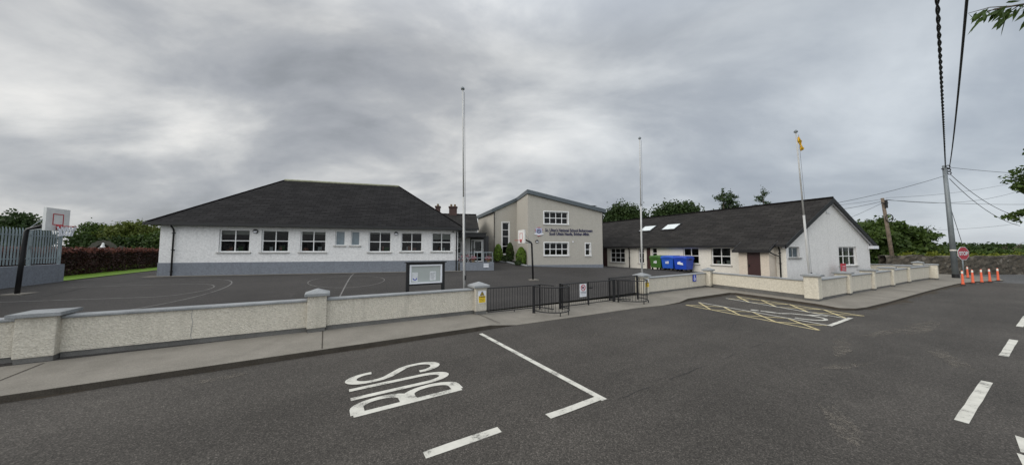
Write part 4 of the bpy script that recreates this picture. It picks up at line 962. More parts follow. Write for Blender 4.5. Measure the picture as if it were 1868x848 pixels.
g = thing('railing', 'black bar railing set back behind the right kissing gate', 'railing', (*W2(12, 9.5), .03), 'black railings across the gateway')
rail_panel(g, 'bars', [(10.9, 9.4), (13.05, 9.5)], .12, 1.02, zrp); post(g, 10.9, 9.4, 1.05); post(g, 12.98, 9.5, 1.05)
# no dogs sign on gate
x, y = W2(8.97, 9.09); f = Fr(x, y, 31.55); zc = zrp(x, y)+.66
t = thing('no_dogs_sign', 'white sign with red crossed circle over a dog on the gate', 'sign', (x, y, zc-.26)); T = lambda a, d, h: f.T(a, d, h+zc)
mb = MB(); mb.box(-.185, .185, -.012, 0, -.26, .26, T); mb.build('plate', M['signw'], t)
mb = MB(); mb.ring((0, .105), .115, .025, T, -.02, -.012, 26); mb.stroke([(-.08, .185), (.08, .025)], .022, T, -.021, -.012); mb.build('prohibition_ring', M['signr'], t)
mb = MB(); mb.stroke([(-.055, .10), (.04, .115)], .045, T, -.0165, -.012); mb.stroke([(.035, .12), (.06, .155)], .03, T, -.0165, -.012); mb.stroke([(-.05, .1), (-.06, .045)], .018, T, -.0165, -.012); mb.stroke([(.03, .1), (.035, .045)], .018, T, -.0165, -.012); mb.stroke([(-.055, .11), (-.08, .14)], .012, T, -.0165, -.012)
mb.text('NO DOGS ALLOWED', T, .29, .035, 0, -.07, 0, -.016, .02); mb.text('IN SCHOOL GROUNDS', T, .27, .03, 0, -.12, 0, -.016, .02); mb.text('THANK YOU', T, .2, .02, 0, -.18, 0, -.016, .0); mb.build('lettering', M['navy'], t)

# ================================================================== NOTICE BOARD
xa, ya = W2(2.37, 10.5); f = Fr(xa, ya, 31.55); zb = .15; T = lambda a, d, h: f.T(a, d, h)
t = thing('notice_board', 'glazed notice board with black posts behind the boundary wall', 'notice board', (*f.P(.6, 0, 0)[:2], zb))
for s in (-.05, 1.17):
    mb = MB(); mb.box(s, s+.1, 0, .1, zb-.1, 1.88, T); mb.build('post', M['blackm'], t)
mb = MB(); mb.box(-.09, 1.31, -.06, .17, 1.88, 1.915, T); mb.build('top_board', M['blackm'], t)
mb = MB(); mb.box(.05, 1.17, .0, .09, 1.82, 1.88, T); mb.box(.05, 1.17, .0, .09, 1.12, 1.175, T); mb.build('crossbar', M['blackm'], t)
mb = MB(); mb.box(.05, 1.17, .03, .08, 1.175, 1.82, T); mb.build('back_panel', M['noticebg'], t)
mb = MB()
for bx in ((.052, 1.168, 1.77, 1.818), (.052, 1.168, 1.177, 1.225), (.052, .11, 1.225, 1.77), (1.11, 1.168, 1.225, 1.77)): mb.box(bx[0], bx[1], -.012, .03, bx[2], bx[3], T)
mb.build('cabinet_frame', M['signw'], t)
for (a, b, c, d) in ((.74, .95, 1.27, 1.58), (.14, .33, 1.25, 1.56)):
    mb = MB(); mb.box(a, b, .024, .03, c, d, T); o = mb.build('notice_paper', M['papers'], t)
    mb = MB()
    if a > .5:
        for k in range(6): mb.box(a+.03, b-.03-.02*(k % 3), .02, .024, d-.06-.04*k, d-.05-.04*k, T)
    else:
        mb.ring((a+.095, c+.12), .06, .03, T, .02, .024, 16, PI, 2*PI)
    mb.build('print', M['signb'] if a < .5 else M['conc_pole'], o)

# ================================================================== HOOPS
def hoop(label, pos, rot, z, net):
    t = thing('basketball_hoop', label, 'basketball hoop', (pos[0], pos[1], z), 'basketball hoops in the playground'); c, s = math.cos(rot), math.sin(rot)
    T = lambda a, d, h: (pos[0]+c*a-s*d, pos[1]+s*a+c*d, z+h)
    mb = MB(); mb.tube([T(-.02, 0, -.1), T(.02, 0, 1.2), T(.06, 0, 2.16), T(.1, 0, 2.24), T(.66, 0, 2.5)], [.06, .058, .055, .055, .05], 10); mb.build('pole', M['blackm'], t, True)
    mb = MB(); mb.box(-.28, .28, -.28, .28, -.1, .02, T); mb.build('base_plate', M['pave'], t)
    mb = MB(); mb.tube([T(.70, 0, 2.95), T(.12, 0, 2.28)], .012, 6); mb.tube([T(.70, .3, 2.27), T(.1, 0, 2.2)], .012, 6); mb.tube([T(.70, -.3, 2.27), T(.1, 0, 2.2)], .012, 6); mb.build('stay', M['galv'], t)
    Tb = lambda a, d, h: T(.7+.0-d, a, h)      # plane of the board, front towards +axis
    mb = MB(); mb.box(-.44, .44, -.07, 0, 2.2, 3.0, Tb); bd = mb.build('backboard', M['board'], t); mb = MB()
    for bx in ((-.2, .2, 2.785, 2.81), (-.2, .2, 2.41, 2.435), (-.2, -.175, 2.435, 2.785), (.175, .2, 2.435, 2.785)): mb.box(bx[0], bx[1], -.078, -.071, bx[2], bx[3], Tb)
    mb.build('target_square', M['red'], bd)
    mb = MB(); pts = [T(.99+.2*math.cos(k*PI/9), .2*math.sin(k*PI/9), 2.37) for k in range(19)]; mb.tube(pts, .012, 6); mb.box(.77, .82, -.06, .06, 2.25, 2.42, T); rm = mb.build('rim', M['red'], t, True)
    if net:
        mb = MB()
        for k in range(12):
            q = k*PI/6
            for dq in (-.26, .26): mb.tube([T(.99+.2*math.cos(q), .2*math.sin(q), 2.36), T(.99+.15*math.cos(q+dq), .15*math.sin(q+dq), 2.18), T(.99+.13*math.cos(q+dq*.2), .13*math.sin(q+dq*.2), 2.02)], .012, 4)
        mb.build('net', M['net'], rm)
hoop('basketball hoop with white net beside the palisade fence', HL, COURT, zsite(*HL), True)
hoop('basketball hoop without a net in front of the beige block', HR, COURT+PI, zsite(*HR), False)

# ================================================================== FLAGPOLES
def flagpole(x, y, z, top, lean, label, joint):
    t = thing('flagpole', label, 'flagpole', (x, y, z), 'tall white flagpoles along the wall')
    P = lambda k: (x+lean[0]*k, y+lean[1]*k, z+(top-z)*k)
    mb = MB(); mb.tube([P(0), P(.25), P(.501)], [.044, .042, .040], 10); mb.tube([P(.5), P(.75), P(1)], [.031, .028, .025], 10); mb.build('pole', M['pole'], t, True)
    mb = MB(); o = Vector(P(1)); mb.lathe([(.028, -.02), (.07, .0), (.072, .04), (.045, .075), (.01, .11)], 12, tuple(o)); mb.build('finial', M['conc_pole'], t)
    mb = MB(); mb.tube([tuple(Vector(P(k))+Vector((.07, -.03, 0))) for k in (.14, .5, .985)], .006, 4); mb.build('halyard', M['wire'], t)
    mb = MB(); q = Vector(P(.14)); mb.box(q.x+.03, q.x+.08, q.y-.05, q.y+.02, q.z-.08, q.z+.08); mb.build('cleat', M['blackm'], t)
flagpole(-1.74, 11.22, .15, 8.4, (-.13, -.06), 'white flagpole behind the wall beside the notice board', .5)
x, y = W2(13.42, 9.52); flagpole(x, y, 1.0, 8.0, (.08, .05), 'white flagpole rising from the right gate pier', .5)
x, y = W2(17.95, 4.5); flagpole(x, y, .3, 7.32, (-.85, -.6), 'leaning white flagpole at the corner pier carrying a yellow flag', .5)
q = Vector((x-.85*.97, y-.6*.97, .3+7.02*.965))
mb = MB(); rows = 14; V = []
for i in range(rows+1):
    t_ = i/rows; w = .05+.12*math.sin(min(1, t_*1.3)*PI*.75)
    for j in range(6):
        s_ = j/5; V.append((q.x+.04+.13*t_+.55*w*(s_-.3)+.02*math.sin(i*1.3+j*2), q.y-.03+.05*math.sin(j*2.2+i*.5), q.z-.56*t_+.05*s_))
mb.shared(V, [(i*6+j, i*6+j+1, (i+1)*6+j+1, (i+1)*6+j) for i in range(rows) for j in range(5)])
for k_, f_ in enumerate(mb.f): mb.mi[k_] = 1 if 15 <= k_ < 25 and k_ % 5 in (1, 2) else 0
o = mb.build('flag', [M['flag'], M['navy']], None, True); tag(o, 'limp yellow flag hanging at the top of the leaning flagpole', 'flag'); sd = o.modifiers.new('cloth', 'SOLIDIFY'); sd.thickness = .006; move_origin(o, tuple(q))

# ================================================================== BINS
def bin_(label, x, y, colm, lidm, sticker):
    z = zsite(x, y); t = thing('wheelie_bin', label, 'bin', (x, y, z), 'wheelie bins by the long wall'); f = Fr(x, y, -62); T = lambda a, d, h: f.T(a, d, z+h)
    w, d, h = .50, .92, 1.0
    mb = MB(); mb.hexa([T(-w*.86, .07, .18), T(w*.86, .07, .18), T(w*.86, d-.07, .18), T(-w*.86, d-.07, .18), T(-w, 0, h), T(w, 0, h), T(w, d, h), T(-w, d, h)]); mb.box(-w-.02, w+.02, -.025, d+.02, h-.09, h, T); mb.build('body', M[colm], t)
    mb = MB(); mb.hexa([T(-w-.04, -.05, h+.002), T(w+.04, -.05, h+.002), T(w+.04, d+.04, h+.002), T(-w-.04, d+.04, h+.002), T(-w+.02, .02, h+.12), T(w-.02, .02, h+.12), T(w-.02, d-.04, h+.17), T(-w+.02, d-.04, h+.17)]); mb.box(-w*.6, w*.6, -.09, -.05, h+.01, h+.05, T); lid = mb.build('lid', M[lidm], t)
    bv = lid.modifiers.new('round', 'BEVEL'); bv.width = .03; bv.segments = 2
    for a in (-w*.72, w*.72):
        for b in (.15, d-.15):
            c = T(a, b, .09); mb = MB(); e = Vector((f.c, f.s, 0))*.03; mb.tube([tuple(Vector(c)-e), tuple(Vector(c)+e)], .09, 14); mb.box(a-.04, a+.04, b-.03, b+.03, .1, .2, T); mb.build('wheel', M['rubber'], t)
    for a in (-w-.05, w+.01):
        mb = MB(); mb.box(a, a+.04, d*.35, d*.65, h-.12, h-.04, T); mb.tube([T(a+.02, d*.5, h-.08), T(a+.02+(.06 if a > 0 else -.06), d*.5, h-.08)], .03, 8); mb.build('trunnion', M['black'], t)
    mb = MB()
    if sticker == 'text': mb.text('AES', T, .3, .2, 0, .63, 0, .012-.02, .04)
    else: mb.prism([(-.2, .55), (.24, .5), (.2, .66), (.05, .68), (0, .76), (-.12, .72), (-.18, .7)], lambda a, d_, h_: T(a, d_, h_), -.012, .03)
    mb.build('sticker', M['signw'], t)
e = Vector((math.cos(R(-62)), math.sin(R(-62))))
RR = Vector((12.72, 22.2))
for k, (lab, cm, lm, st) in enumerate((('deep blue wheelie bin with torn white sticker, nearest to the wall pier', 'binblue2', 'binblue2', 'torn'), ('blue wheelie bin with white letters between the green and deep blue bins', 'binblue', 'binblue', 'text'), ('green wheelie bin with white letters at the far left of the bins', 'bingreen', 'bingreenlid', 'text'))):
    c = RR-e*(.49+1.04*k); bin_(lab, c.x, c.y, cm, lm, st)

# ================================================================== LEFT: FENCE, HEDGE, GROTTO
zs0 = .88
FN = thing('palisade_fence', 'grey steel palisade fence on a painted concrete wall beside the hoop', 'fence', (*W2(-10.3, 18), .85))
def FT(a, d, h): x, y = W2(-10.3-d, a); return (x, y, h)
mb = MB(); mb.box(6, 22.9, .0, .25, .1, 1.68, FT); mb.build('base_wall', M['grey'], FN, recalc=True)
mb = MB()
for k in range(112):
    a = 22.8-.15*k
    if a < 6.2: break
    P = [(a-.035, .12), (a-.012, .095), (a+.012, .095), (a+.035, .12)]
    top = 3.12
    for (p, q2) in zip(P[:-1], P[1:]): mb.face([FT(p[0], p[1], 1.74), FT(q2[0], q2[1], 1.74), FT(q2[0], q2[1], top), FT(p[0], p[1], top)])
    mb.face([FT(P[0][0], P[0][1], top), FT(P[1][0], P[1][1], top), FT(P[2][0], P[2][1], top), FT(P[3][0], P[3][1], top), FT(a+.02, .13, top+.1), FT(a, .13, top+.03), FT(a-.02, .13, top+.1)])
pl = mb.build('pales', M['palis'], FN); sd = pl.modifiers.new('sheet', 'SOLIDIFY'); sd.thickness = .004
mb = MB()
for z in (1.95, 2.9): mb.box(6, 22.85, .125, .165, z, z+.05, FT)
mb.build('rail', M['palis'], FN, recalc=True)
for a in (22.86, 21.2, 18.4, 15.6, 12.8, 10): mb = MB(); mb.box(a-.04, a+.04, .125, .2, 1.6, 3.2, FT); mb.build('post', M['palis'], FN, recalc=True)
mb = MB(); mb.box(21.0, 21.12, .06, .1, 2.35, 2.5, FT); mb.build('gate_lock', M['conc_pole'], FN, recalc=True)

def box_leaves(u0, u1, v0, v1, z0, z1, n, skin=.25):
    """points through a hedge, most of them near its faces"""
    u = RNG.uniform(u0, u1, n); v = RNG.uniform(v0, v1, n); z = RNG.uniform(z0, z1, n)**1.0
    s = RNG.integers(0, 3, n); j = np.abs(RNG.normal(0, skin*.5, n))
    u = np.where(s == 0, u1-j, u); z = np.where(s == 1, z1-j*.6+RNG.normal(0, .05, n), z)
    z = z+.05*np.sin(v*3)+.04*np.sin(v*7.3); u = u+.06*np.sin(v*2.3+z*3)
    return np.stack([u*UX-v*UY, u*UY+v*UX, z], 1)
HG = thing('copper_beech_hedge', 'clipped dark copper beech hedge behind the lawn', 'hedge', (*W2(-12.5, 31), .85))
leaves('foliage', np.vstack([box_leaves(-13.4, -12.0, 20, 42, .95, 2.32, 26000)]), .13, 'leafb', HG)
leaves('red_shoots', box_leaves(-13.4, -11.95, 20, 42, 2.18, 2.42, 3500, .1), .11, 'leafr', HG)
leaves('green_shoots', np.vstack([box_leaves(-12.5, -11.95, 20, 42, .95, 1.25, 900)]), .11, 'leaf3', HG)
mb = MB(); P = [W2(-13.2, 20), W2(-12.25, 20), W2(-12.25, 42), W2(-13.2, 42)]; mb.hexa([(x, y, .7) for x, y in P]+[(x, y, 2.15) for x, y in P]); mb.build('light_blocking_core', M['bark'], HG, recalc=True)  # solid dark core added inside the leaves to block light
# grotto and statue
gx, gy = -47.2, 35.0
GR = thing('grotto', 'rounded rock grotto arch behind the hedge', 'grotto', (gx, gy, .85)); ang = math.atan2(gy, gx)-PI/2
T = lambda a, d, h: (gx+math.cos(ang)*a-math.sin(ang)*d, gy+math.sin(ang)*a+math.cos(ang)*d, .78+h)
mb = MB(); n = 18
out = [(1.15*math.cos(PI*k/n)*(1+.04*math.sin(k*2.1)), 1.2+1.5*math.sin(PI*k/n)*(1+.03*math.sin(k*3))) for k in range(n+1)]
inn = [(.68*math.cos(PI*k/n), 1.1+1.15*math.sin(PI*k/n)) for k in range(n+1)]
out = [(1.25, 0)]+out+[(-1.25, 0)]; inn = [(.68, 0)]+inn+[(-.68, 0)]
for k in range(len(out)-1):
    mb.prism([inn[k], out[k], out[k+1], inn[k+1]], T, 0, 1.2)
mb.prism([(.7, 0), (.7, 1.2), (.4, 2.2), (-.4, 2.2), (-.7, 1.2), (-.7, 0)], T, 1.0, 1.2)
mb.build('rock_arch', M['rock'], GR, recalc=True)
mb = MB(); mb.prism([(1.22, 0), (2.6, 0), (2.3, 1.0), (1.9, 1.6), (1.5, 2.0), (1.15, 2.15)], T, .2, 1.0); mb.build('rock_bank', M['rock'], GR, recalc=True)
ST = thing('statue', 'white kneeling statue in front of the grotto arch', 'statue', (*T(.0, -.3, 0)[:2], .85))
mb = MB(); c = Vector(T(-.05, -.35, .12))
mb.tube([tuple(c+Vector((0, 0, .2))), tuple(c+Vector((0, 0, 1.35))), tuple(c+Vector((.02, 0, 1.75))), tuple(c+Vector((.05, 0, 2.0))), tuple(c+Vector((.06, 0, 2.1)))], [.38, .30, .22, .12, .07], 12)
mb.tube([tuple(c+Vector((.06, 0, 2.06))), tuple(c+Vector((.07, 0, 2.16))), tuple(c+Vector((.07, 0, 2.28)))], [.08, .12, .04], 10)
mb.tube([T(-.05, -.35, 1.87), T(-.35, -.45, 1.68), T(-.58, -.5, 1.6)], [.13, .10, .06], 8)
mb.build('figure', M['statue'], ST, True)

# ================================================================== TREES
gl = 'trees beyond the school grounds'
tree('broadleaf_tree', 'dark dome shaped tree behind the palisade fence', (-65, 40, .6), [(-65.4, 40, 4.6, 2.5, 2.6, 2.6), (-64.6, 40, 3.4, 2.0, 2.2, 2.2), (-68, 41, 4, 2.6, 2.8, 2.4)], 3600, .34, 'leaf1', .3, gl)
tree('broadleaf_tree', 'rounded green tree at the left end of the tree row behind the hedge', (-63.5, 46, .6), [(-62.9, 46, 3.7, 2.8, 2.6, 2.5), (-61.0, 46, 3.0, 2.2, 2.4, 2.4)], 3400, .34, 'leaf2', .3, gl)
tree('broadleaf_tree', 'yellow green tall tree in the middle of the tree row behind the grotto', (-57.6, 46, .6), [(-57.4, 46, 4.5, 2.5, 2.6, 2.2), (-59.5, 46, 3.5, 2.1, 2.3, 2.3), (-55.5, 46, 3.4, 2.0, 2.2, 2.2)], 4200, .34, 'leaf3', .3, gl)
tree('broadleaf_tree', 'dark leafy tree nearest the white block in the tree row', (-52.5, 45, .6), [(-53, 45, 2.9, 2.4, 2.6, 2.1), (-50, 45, 3.2, 2.4, 2.4, 2.0), (-47, 45, 2.9, 2.4, 2.4, 2.0)], 4200, .34, 'leaf2', .3, gl)
tree('understorey_shrubs', 'dark mass of shrubs under the tree row behind the hedge', (-56, 43, .6), [(-60.8+2.5*k, 43.4, 2.3, 2.0, 1.5, 2.0) for k in range(8)], 6000, .34, 'leaf1', .12, gl, 'shrubbery')
def bare_tree(label, base, top, n, spread, mat=None, leafn=0, seed=3):
    rs = random.Random(seed); t = thing('sparse_tree', label, 'tree', base, gl); mb = MB(); b = Vector(base); tp = Vector(top); tips = []
    mb.tube([b-Vector((0, 0, .3)), b+(tp-b)*.5, tp], [.2, .13, .05], 6)
    for k in range(n):
        f = .4+.55*k/n; p = b+(tp-b)*f; q = p+Vector((rs.uniform(-1, 1)*spread, rs.uniform(-.6, .6)*spread, rs.uniform(.3, .8)*spread)); mb.tube([p, p+(q-p)*.5+Vector((0, 0, .15)), q], [.06, .035, .015], 5)
        for j in range(3):
            r = q+Vector((rs.uniform(-.5, .5), rs.uniform(-.4, .4), rs.uniform(.1, .5)))*spread*.7; s0 = p+(q-p)*rs.uniform(.4, .9); mb.tube([s0, (s0+r)/2+Vector((0, 0, .06)), r], [.03, .02, .01], 4); tips += [q, r]
    mb.build('trunk', M['bark'], t)
    if leafn:
        P = np.array([tuple(p) for p in tips]); i = RNG.integers(0, len(P), leafn); leaves('crown', P[i]+RNG.normal(size=(leafn, 3))*(.42, .35, .16), .24, mat, t)
bare_tree('thin tree with bare twigs above the tree row near the white roof', (-52, 47, .6), (-52.3, 47, 5.9), 8, 1.1, seed=5)
tree('broadleaf_tree', 'dark dome tree behind the beige block and middle flagpole', (22.6, 60, .6), [(22.2, 60, 8.5, 3.6, 3.4, 3.2), (20, 60, 7, 2.4, 2.6, 2.6), (25, 60, 7.4, 2.6, 2.6, 3.0), (27, 60, 6, 2.2, 2.2, 1.8)], 4600, .42, 'leaf1', .4, gl)
tree('broadleaf_tree', 'wide rounded tree behind the skylights of the long roof', (33, 60, .6), [(31, 60, 8.3, 3.4, 3.2, 3.2), (34.2, 60, 8.8, 3.4, 3.2, 3.1), (37, 60, 7.2, 2.8, 2.8, 2.4), (28.8, 60, 7, 1.8, 2, 2.2)], 5200, .42, 'leaf1', .4, gl)
tree('broadleaf_tree', 'low light green tree between the two dome trees', (28, 58, .6), [(26, 58, 6.8, 2.4, 2, 1.6), (29, 58, 6.6, 2.2, 2, 1.5)], 1500, .4, 'leaf3', .25, gl)
def conifer(label, base, tops, H_, spread, n=2600):
    t = thing('conifer_tree', label, 'tree', base, gl); mb = MB(); pts = []
    for (ox, hh) in tops:
        b = Vector(base)+Vector((ox*.3, 0, 0)); tp = Vector(base)+Vector((ox, 0, hh)); mb.tube([b, tp], [.28, .04], 6)
        for k in range(26):
            f = .38+.6*k/26; p = b+(tp-b)*f; L = spread*(1.05-f)**.7*RNG.uniform(.7, 1.25); q_ = RNG.uniform(0, 2*PI); e_ = p+Vector((math.cos(q_)*L, math.sin(q_)*L, L*.25))
            mb.tube([p, e_], [.05, .012], 4)
            m = int(n/26/len(tops)); tt = RNG.uniform(.25, 1.05, (m, 1)); P = np.array(p)+(np.array(e_)-np.array(p))*tt+RNG.normal(size=(m, 3))*(.34, .34, .2); pts.append(P)
        pts.append(np.array(tp)+RNG.normal(size=(70, 3))*(.22, .22, .5))
    mb.build('trunk', M['bark'], t); leaves('crown', np.vstack(pts), .36, 'leafc', t)
conifer('twin stemmed ragged conifer behind the right half of the long roof', (46.3, 65, .5), [(-.7, 14.4), (.9, 14.0)], 14, 4.6, 5200)
conifer('small single conifer behind the leaning flagpole roof', (62.7, 75, .5), [(0, 16.6)], 16, 4.0, 2000)
tree('broadleaf_tree', 'broad layered green tree behind the wooden pole and gable', (38.8, 32, .3), [(36.2, 31, 3.6, 2.4, 1.8, 1.3), (38.6, 32, 4.2, 2.8, 2, 1.4), (41, 32, 3.6, 2.8, 2, 1.1), (43.2, 32, 2.1, 2.2, 2, 1.0), (37.5, 31, 2.1, 3, 2, 1.5), (41, 31.5, 1.9, 2.8, 2, 1.3), (34.5, 31, 3.6, 2, 1.8, 1.5), (43.2, 32, 3.9, 1.6, 1, .3)], 8200, .30, 'leaf2', .3, gl)
bare_tree('open tree with thin leafy limbs against the sky right of the wooden pole', (51.6, 38.4, .3), (51.8, 38.4, 4.6), 11, 1.5, 'leaf1', 700, 11)
def hedge_mass(name, label, x0, x1, y, z0, z1, n, size, mat, cat='hedge', dep=1.5):
    t = thing(name, label, cat, ((x0+x1)/2, y, z0)); k = max(4, int((x1-x0)/(1.6*(z1-z0)**.5)))
    cl = []
    for i in range(k):
        cl.append((x0+(x1-x0)*(i+.5)/k, y+random.uniform(-.4, .4)*dep, z0+(z1-z0)*.5, (x1-x0)/k*.8, dep, (z1-z0)*.5*random.uniform(.8, 1.15)))
    leaves('foliage', clump_points(cl, int(n*2)), size, mat, t, None, .75); return t
o = thing('far_wood', 'far belt of dark trees on the horizon right of the pole', 'wood', (125, 88, 0)); o['kind'] = 'stuff'
cl = [(92+6.2*i, 90+random.uniform(-3, 3), random.uniform(1.6, 2.6), 5, 4, random.uniform(1.9, 2.9)) for i in range(15)]; leaves('foliage', clump_points(cl, 16000, 20), .75, 'leaf1', o, None, .8)
hedge_mass('roadside_hedge', 'green hedge in the field behind the stone wall at far right', 48, 78, 38, .2, 2.6, 5200, .3, 'leaf2')
hedge_mass('clipped_hedge', 'yellow topped hedge along the top of the rubble stone wall', 34, 62, 26.9, .5, 2.02, 9000, .16, 'leafh', dep=.5)
hedge_mass('clipped_hedge', 'short yellow hedge left of the grey pole behind the return wall', 38.5, 45, 29, .3, 2.05, 1500, .16, 'leafh', dep=.5)
hedge_mass('thicket', 'dark undergrowth behind the return wall under the broad tree', 33, 46, 30, .2, 1.7, 3000, .26, 'leaf1', 'undergrowth')
bare_tree('small bare topped tree in the field at far right', (75, 46, .2), (75, 46, 2.6), 7, 1.6, seed=8)
# far outbuilding
t = thing('outbuilding', 'low outbuilding with blue grey slate roof beyond the stone wall', 'outbuilding', (61, 41.5, .0)); f = Fr(58.6, 41.0, 8)
mb = MB(); mb.box(0, 5.4, .2, 3.4, -.2, 1.45, f.T); mb.build('wall', M['white2'], t)
mb = MB(); roofface(mb, [f.P(-.3, .2, 1.4), f.P(5.7, .2, 1.4), f.P(5.7, -1.8, 2.25), f.P(.2, -1.8, 2.25)], (f.c, f.s)); roofface(mb, [f.P(.2, -1.8, 2.25), f.P(5.7, -1.8, 2.25), f.P(5.7, -3.7, 1.4), f.P(-.3, -3.7, 1.4)], (f.c, f.s)); mb.face([f.P(-.3, .2, 1.4), f.P(.2, -1.8, 2.25), f.P(-.3, -3.7, 1.4)]); mb.build('roof', M['slatef'], t)
# rubble wall
SW = Fr(31.5, 25.6, 0)
mb = MB(); nS, nZ = 90, 8; Lw = 31
V = []
for side in (0, 1):
    for i in range(nS+1):
        for j in range(nZ+1):
            s_ = Lw*i/nS; zt = 1.82+.05*math.sin(s_*.7)+.05*math.sin(s_*2.3+1); zz = .0+zt*j/nZ; d_ = (.03*math.sin(s_*5+j*2.1)+random.uniform(-.03, .03)) if 0 < j else 0
            V.append(SW.P(s_, d_-(.55 if side else 0), zz+(random.uniform(-.05, .05) if j == nZ else 0)))
w_ = nZ+1; m_ = (nS+1)*w_
F = [(i*w_+j, (i+1)*w_+j, (i+1)*w_+j+1, i*w_+j+1) for i in range(nS) for j in range(nZ)]+[(m_+i*w_+j, m_+i*w_+j+1, m_+(i+1)*w_+j+1, m_+(i+1)*w_+j) for i in range(nS) for j in range(nZ)]+[(i*w_+nZ, (i+1)*w_+nZ, m_+(i+1)*w_+nZ, m_+i*w_+nZ) for i in range(nS)]
mb.shared(V, F); o = mb.build('stone_wall', M['stone']); tag(o, 'old rubble stone wall across the side road behind the stop sign', 'wall'); move_origin(o, (47, 25.8, .2))

# near trees at the right: trunks stand outside the picture
def crown_limb_tree(label, base, joints, n, size, mat, r):
    t = thing('roadside_tree', label, 'tree', base); mb = MB(); b = Vector(base)
    mb.tube([b-Vector((0, 0, .3)), b+Vector((0, 0, 2.4)), b+Vector((-.1, .1, 5)), b+Vector((0, 0, 8))], [r*1.3, r, r*.8, r*.4], 10)
    cl = []
    for (p, rad, zz) in joints:
        p = Vector(p); mb.tube([b+Vector((0, 0, zz)), b+(p-b)*.5+Vector((0, 0, zz*.5+.4)), p], [r*.45, r*.25, .03], 7); cl.append((*p, *rad))
    mb.build('trunk', M['bark'], t, True); leaves('crown', clump_points(cl, n, 24), size, mat, t)
crown_limb_tree('leafy tree at the right edge beyond the road with drooping clumps', (37.5, 17.2, .3), [((34.2, 19.4, 7.0), (1.5, 1.2, .95), 5.5), ((33.5, 19.6, 4.55), (1.0, .8, .5), 3.6), ((36.5, 18.6, 8.6), (2.4, 2, 1.8), 7), ((36.3, 19, 5.3), (1.5, 1.2, 1.0), 4.5), ((35.2, 19.6, 3.6), (.6, .6, .7), 3), ((34.6, 19.3, 6.2), (1.2, .9, .7), 5), ((39.5, 17, 7), (3, 3, 2.6), 6)], 19000, .2, 'leaf2', .28)

# branch hanging in at the top right, from a tree on the verge to the right of the camera
t = thing('overhanging_tree', 'tree branch with long drooping leaves at the top right corner', 'tree', (8.6, 1.4, 0)); b = Vector((8.6, 1.4, 0)); mb = MB()
mb.tube([b-Vector((0, 0, .3)), b+Vector((0, 0, 2)), b+Vector((-.1, .2, 4.2)), b+Vector((0, .1, 6.5))], [.2, .17, .14, .06], 10)
tip = [Vector((8.5, 1.6, 4.6)), Vector((7.4, 2.6, 5.05)), Vector((6.4, 3.3, 5.2)), Vector((5.8, 3.34, 5.12)), Vector((5.40, 3.32, 5.03))]
mb.tube(tip, [.07, .035, .016, .009, .004], 6)
def P_on(k):
    k = max(0, min(3.999, k)); i = int(k); return tip[i]+(tip[i+1]-tip[i])*(k-i)
LV = []; 
def leaf_blade(mb, p, d, L, w):
    d = d.normalized(); sd_ = d.cross(Vector((.3, -.8, .5))).normalized(); up_ = sd_.cross(d)
    q = [p, p+d*L*.3+sd_*w*.5, p+d*L*.65+sd_*w*.42-Vector((0, 0, L*.05)), p+d*L-Vector((0, 0, L*.14)), p+d*L*.65-sd_*w*.42-Vector((0, 0, L*.05)), p+d*L*.3-sd_*w*.5, p+d*L*.35-up_*w*.12, p+d*L*.65-up_*w*.12-Vector((0, 0, L*.05))]
    mb.shared(q, [(0, 1, 6), (1, 2, 7, 6), (2, 3, 7), (0, 6, 5), (6, 7, 4, 5), (7, 3, 4)])
lb = MB()
for k in range(34):
    kk = 1.7+2.3*k/33; p = P_on(kk)+Vector((random.uniform(-.04, .04), random.uniform(-.05, .05), random.uniform(-.05, .03)))
    leaf_blade(lb, p, Vector((random.uniform(-.9, .2), random.uniform(-.5, .5), random.uniform(-.75, -.05))), random.uniform(.12, .18), random.uniform(.04, .055))
for k in range(16):
    s0 = P_on(1.2+.13*k); q2 = s0+Vector((random.uniform(-.3, .1), random.uniform(-.2, .3), random.uniform(-.16, .05))); mb.tube([s0, (s0+q2)/2+Vector((0, 0, .03)), q2], [.007, .005, .003], 4)
    for j in range(5): leaf_blade(lb, s0+(q2-s0)*(.2+.2*j), Vector((random.uniform(-.8, .5), random.uniform(-.5, .5), random.uniform(-.9, -.1))), random.uniform(.12, .19), .045)
mb.build('trunk', M['bark'], t, True); lb.build('crown', M['leaf2'], t)

# ================================================================== POLES, SIGN, CONES, WIRES
x, y = W2(37.7, 1.94); z = .35; pt = Vector((30.85, 21.3, 8.35)); PB = Vector((x, y, z))
t = thing('utility_pole', 'tall grey steel utility pole at the pavement end beside the stop sign', 'utility pole', tuple(PB))
mb = MB(); mb.tube([PB-Vector((0, 0, .3)), PB+(pt-PB)*.5, pt], [.152, .125, .10], 14); mb.build('pole', M['conc_pole'], t, True)
mb = MB(); mb.lathe([(.172, 0), (.172, .3), (.155, .32)], 14, (x, y, z)); mb.build('base_sleeve', M['blackm'], t)
q = PB+(pt-PB)*.247; mb = MB(); mb.lathe([(.147, -.04), (.147, .04)], 14, tuple(q)); mb.build('band', M['reflect'], t)
mb = MB()
for k in range(3): c = pt+Vector((.2+.05*k, -.05, -.1-.22*k)); mb.tube([tuple(c+Vector((.14*math.cos(a), .02*k, .1*math.sin(a)))) for a in [i*PI/5 for i in range(11)]], .03, 6)
mb.tube([tuple(pt+Vector((-.2, 0, -.25))), tuple(pt+Vector((.35, 0, -.25)))], .04, 6); mb.build('cable_bracket', M['wire'], t)
WPB = Vector((33.2, 26.4, .3)); WPT = Vector((32.55, 26.4, 6.9))
t = thing('timber_pole', 'weathered wooden telegraph pole in front of the broad tree', 'utility pole', tuple(WPB))
mb = MB(); mb.tube([WPB-Vector((0, 0, .3)), (WPB+WPT)/2, WPT], [.135, .125, .105], 10); mb.build('pole', M['wood'], t, True)
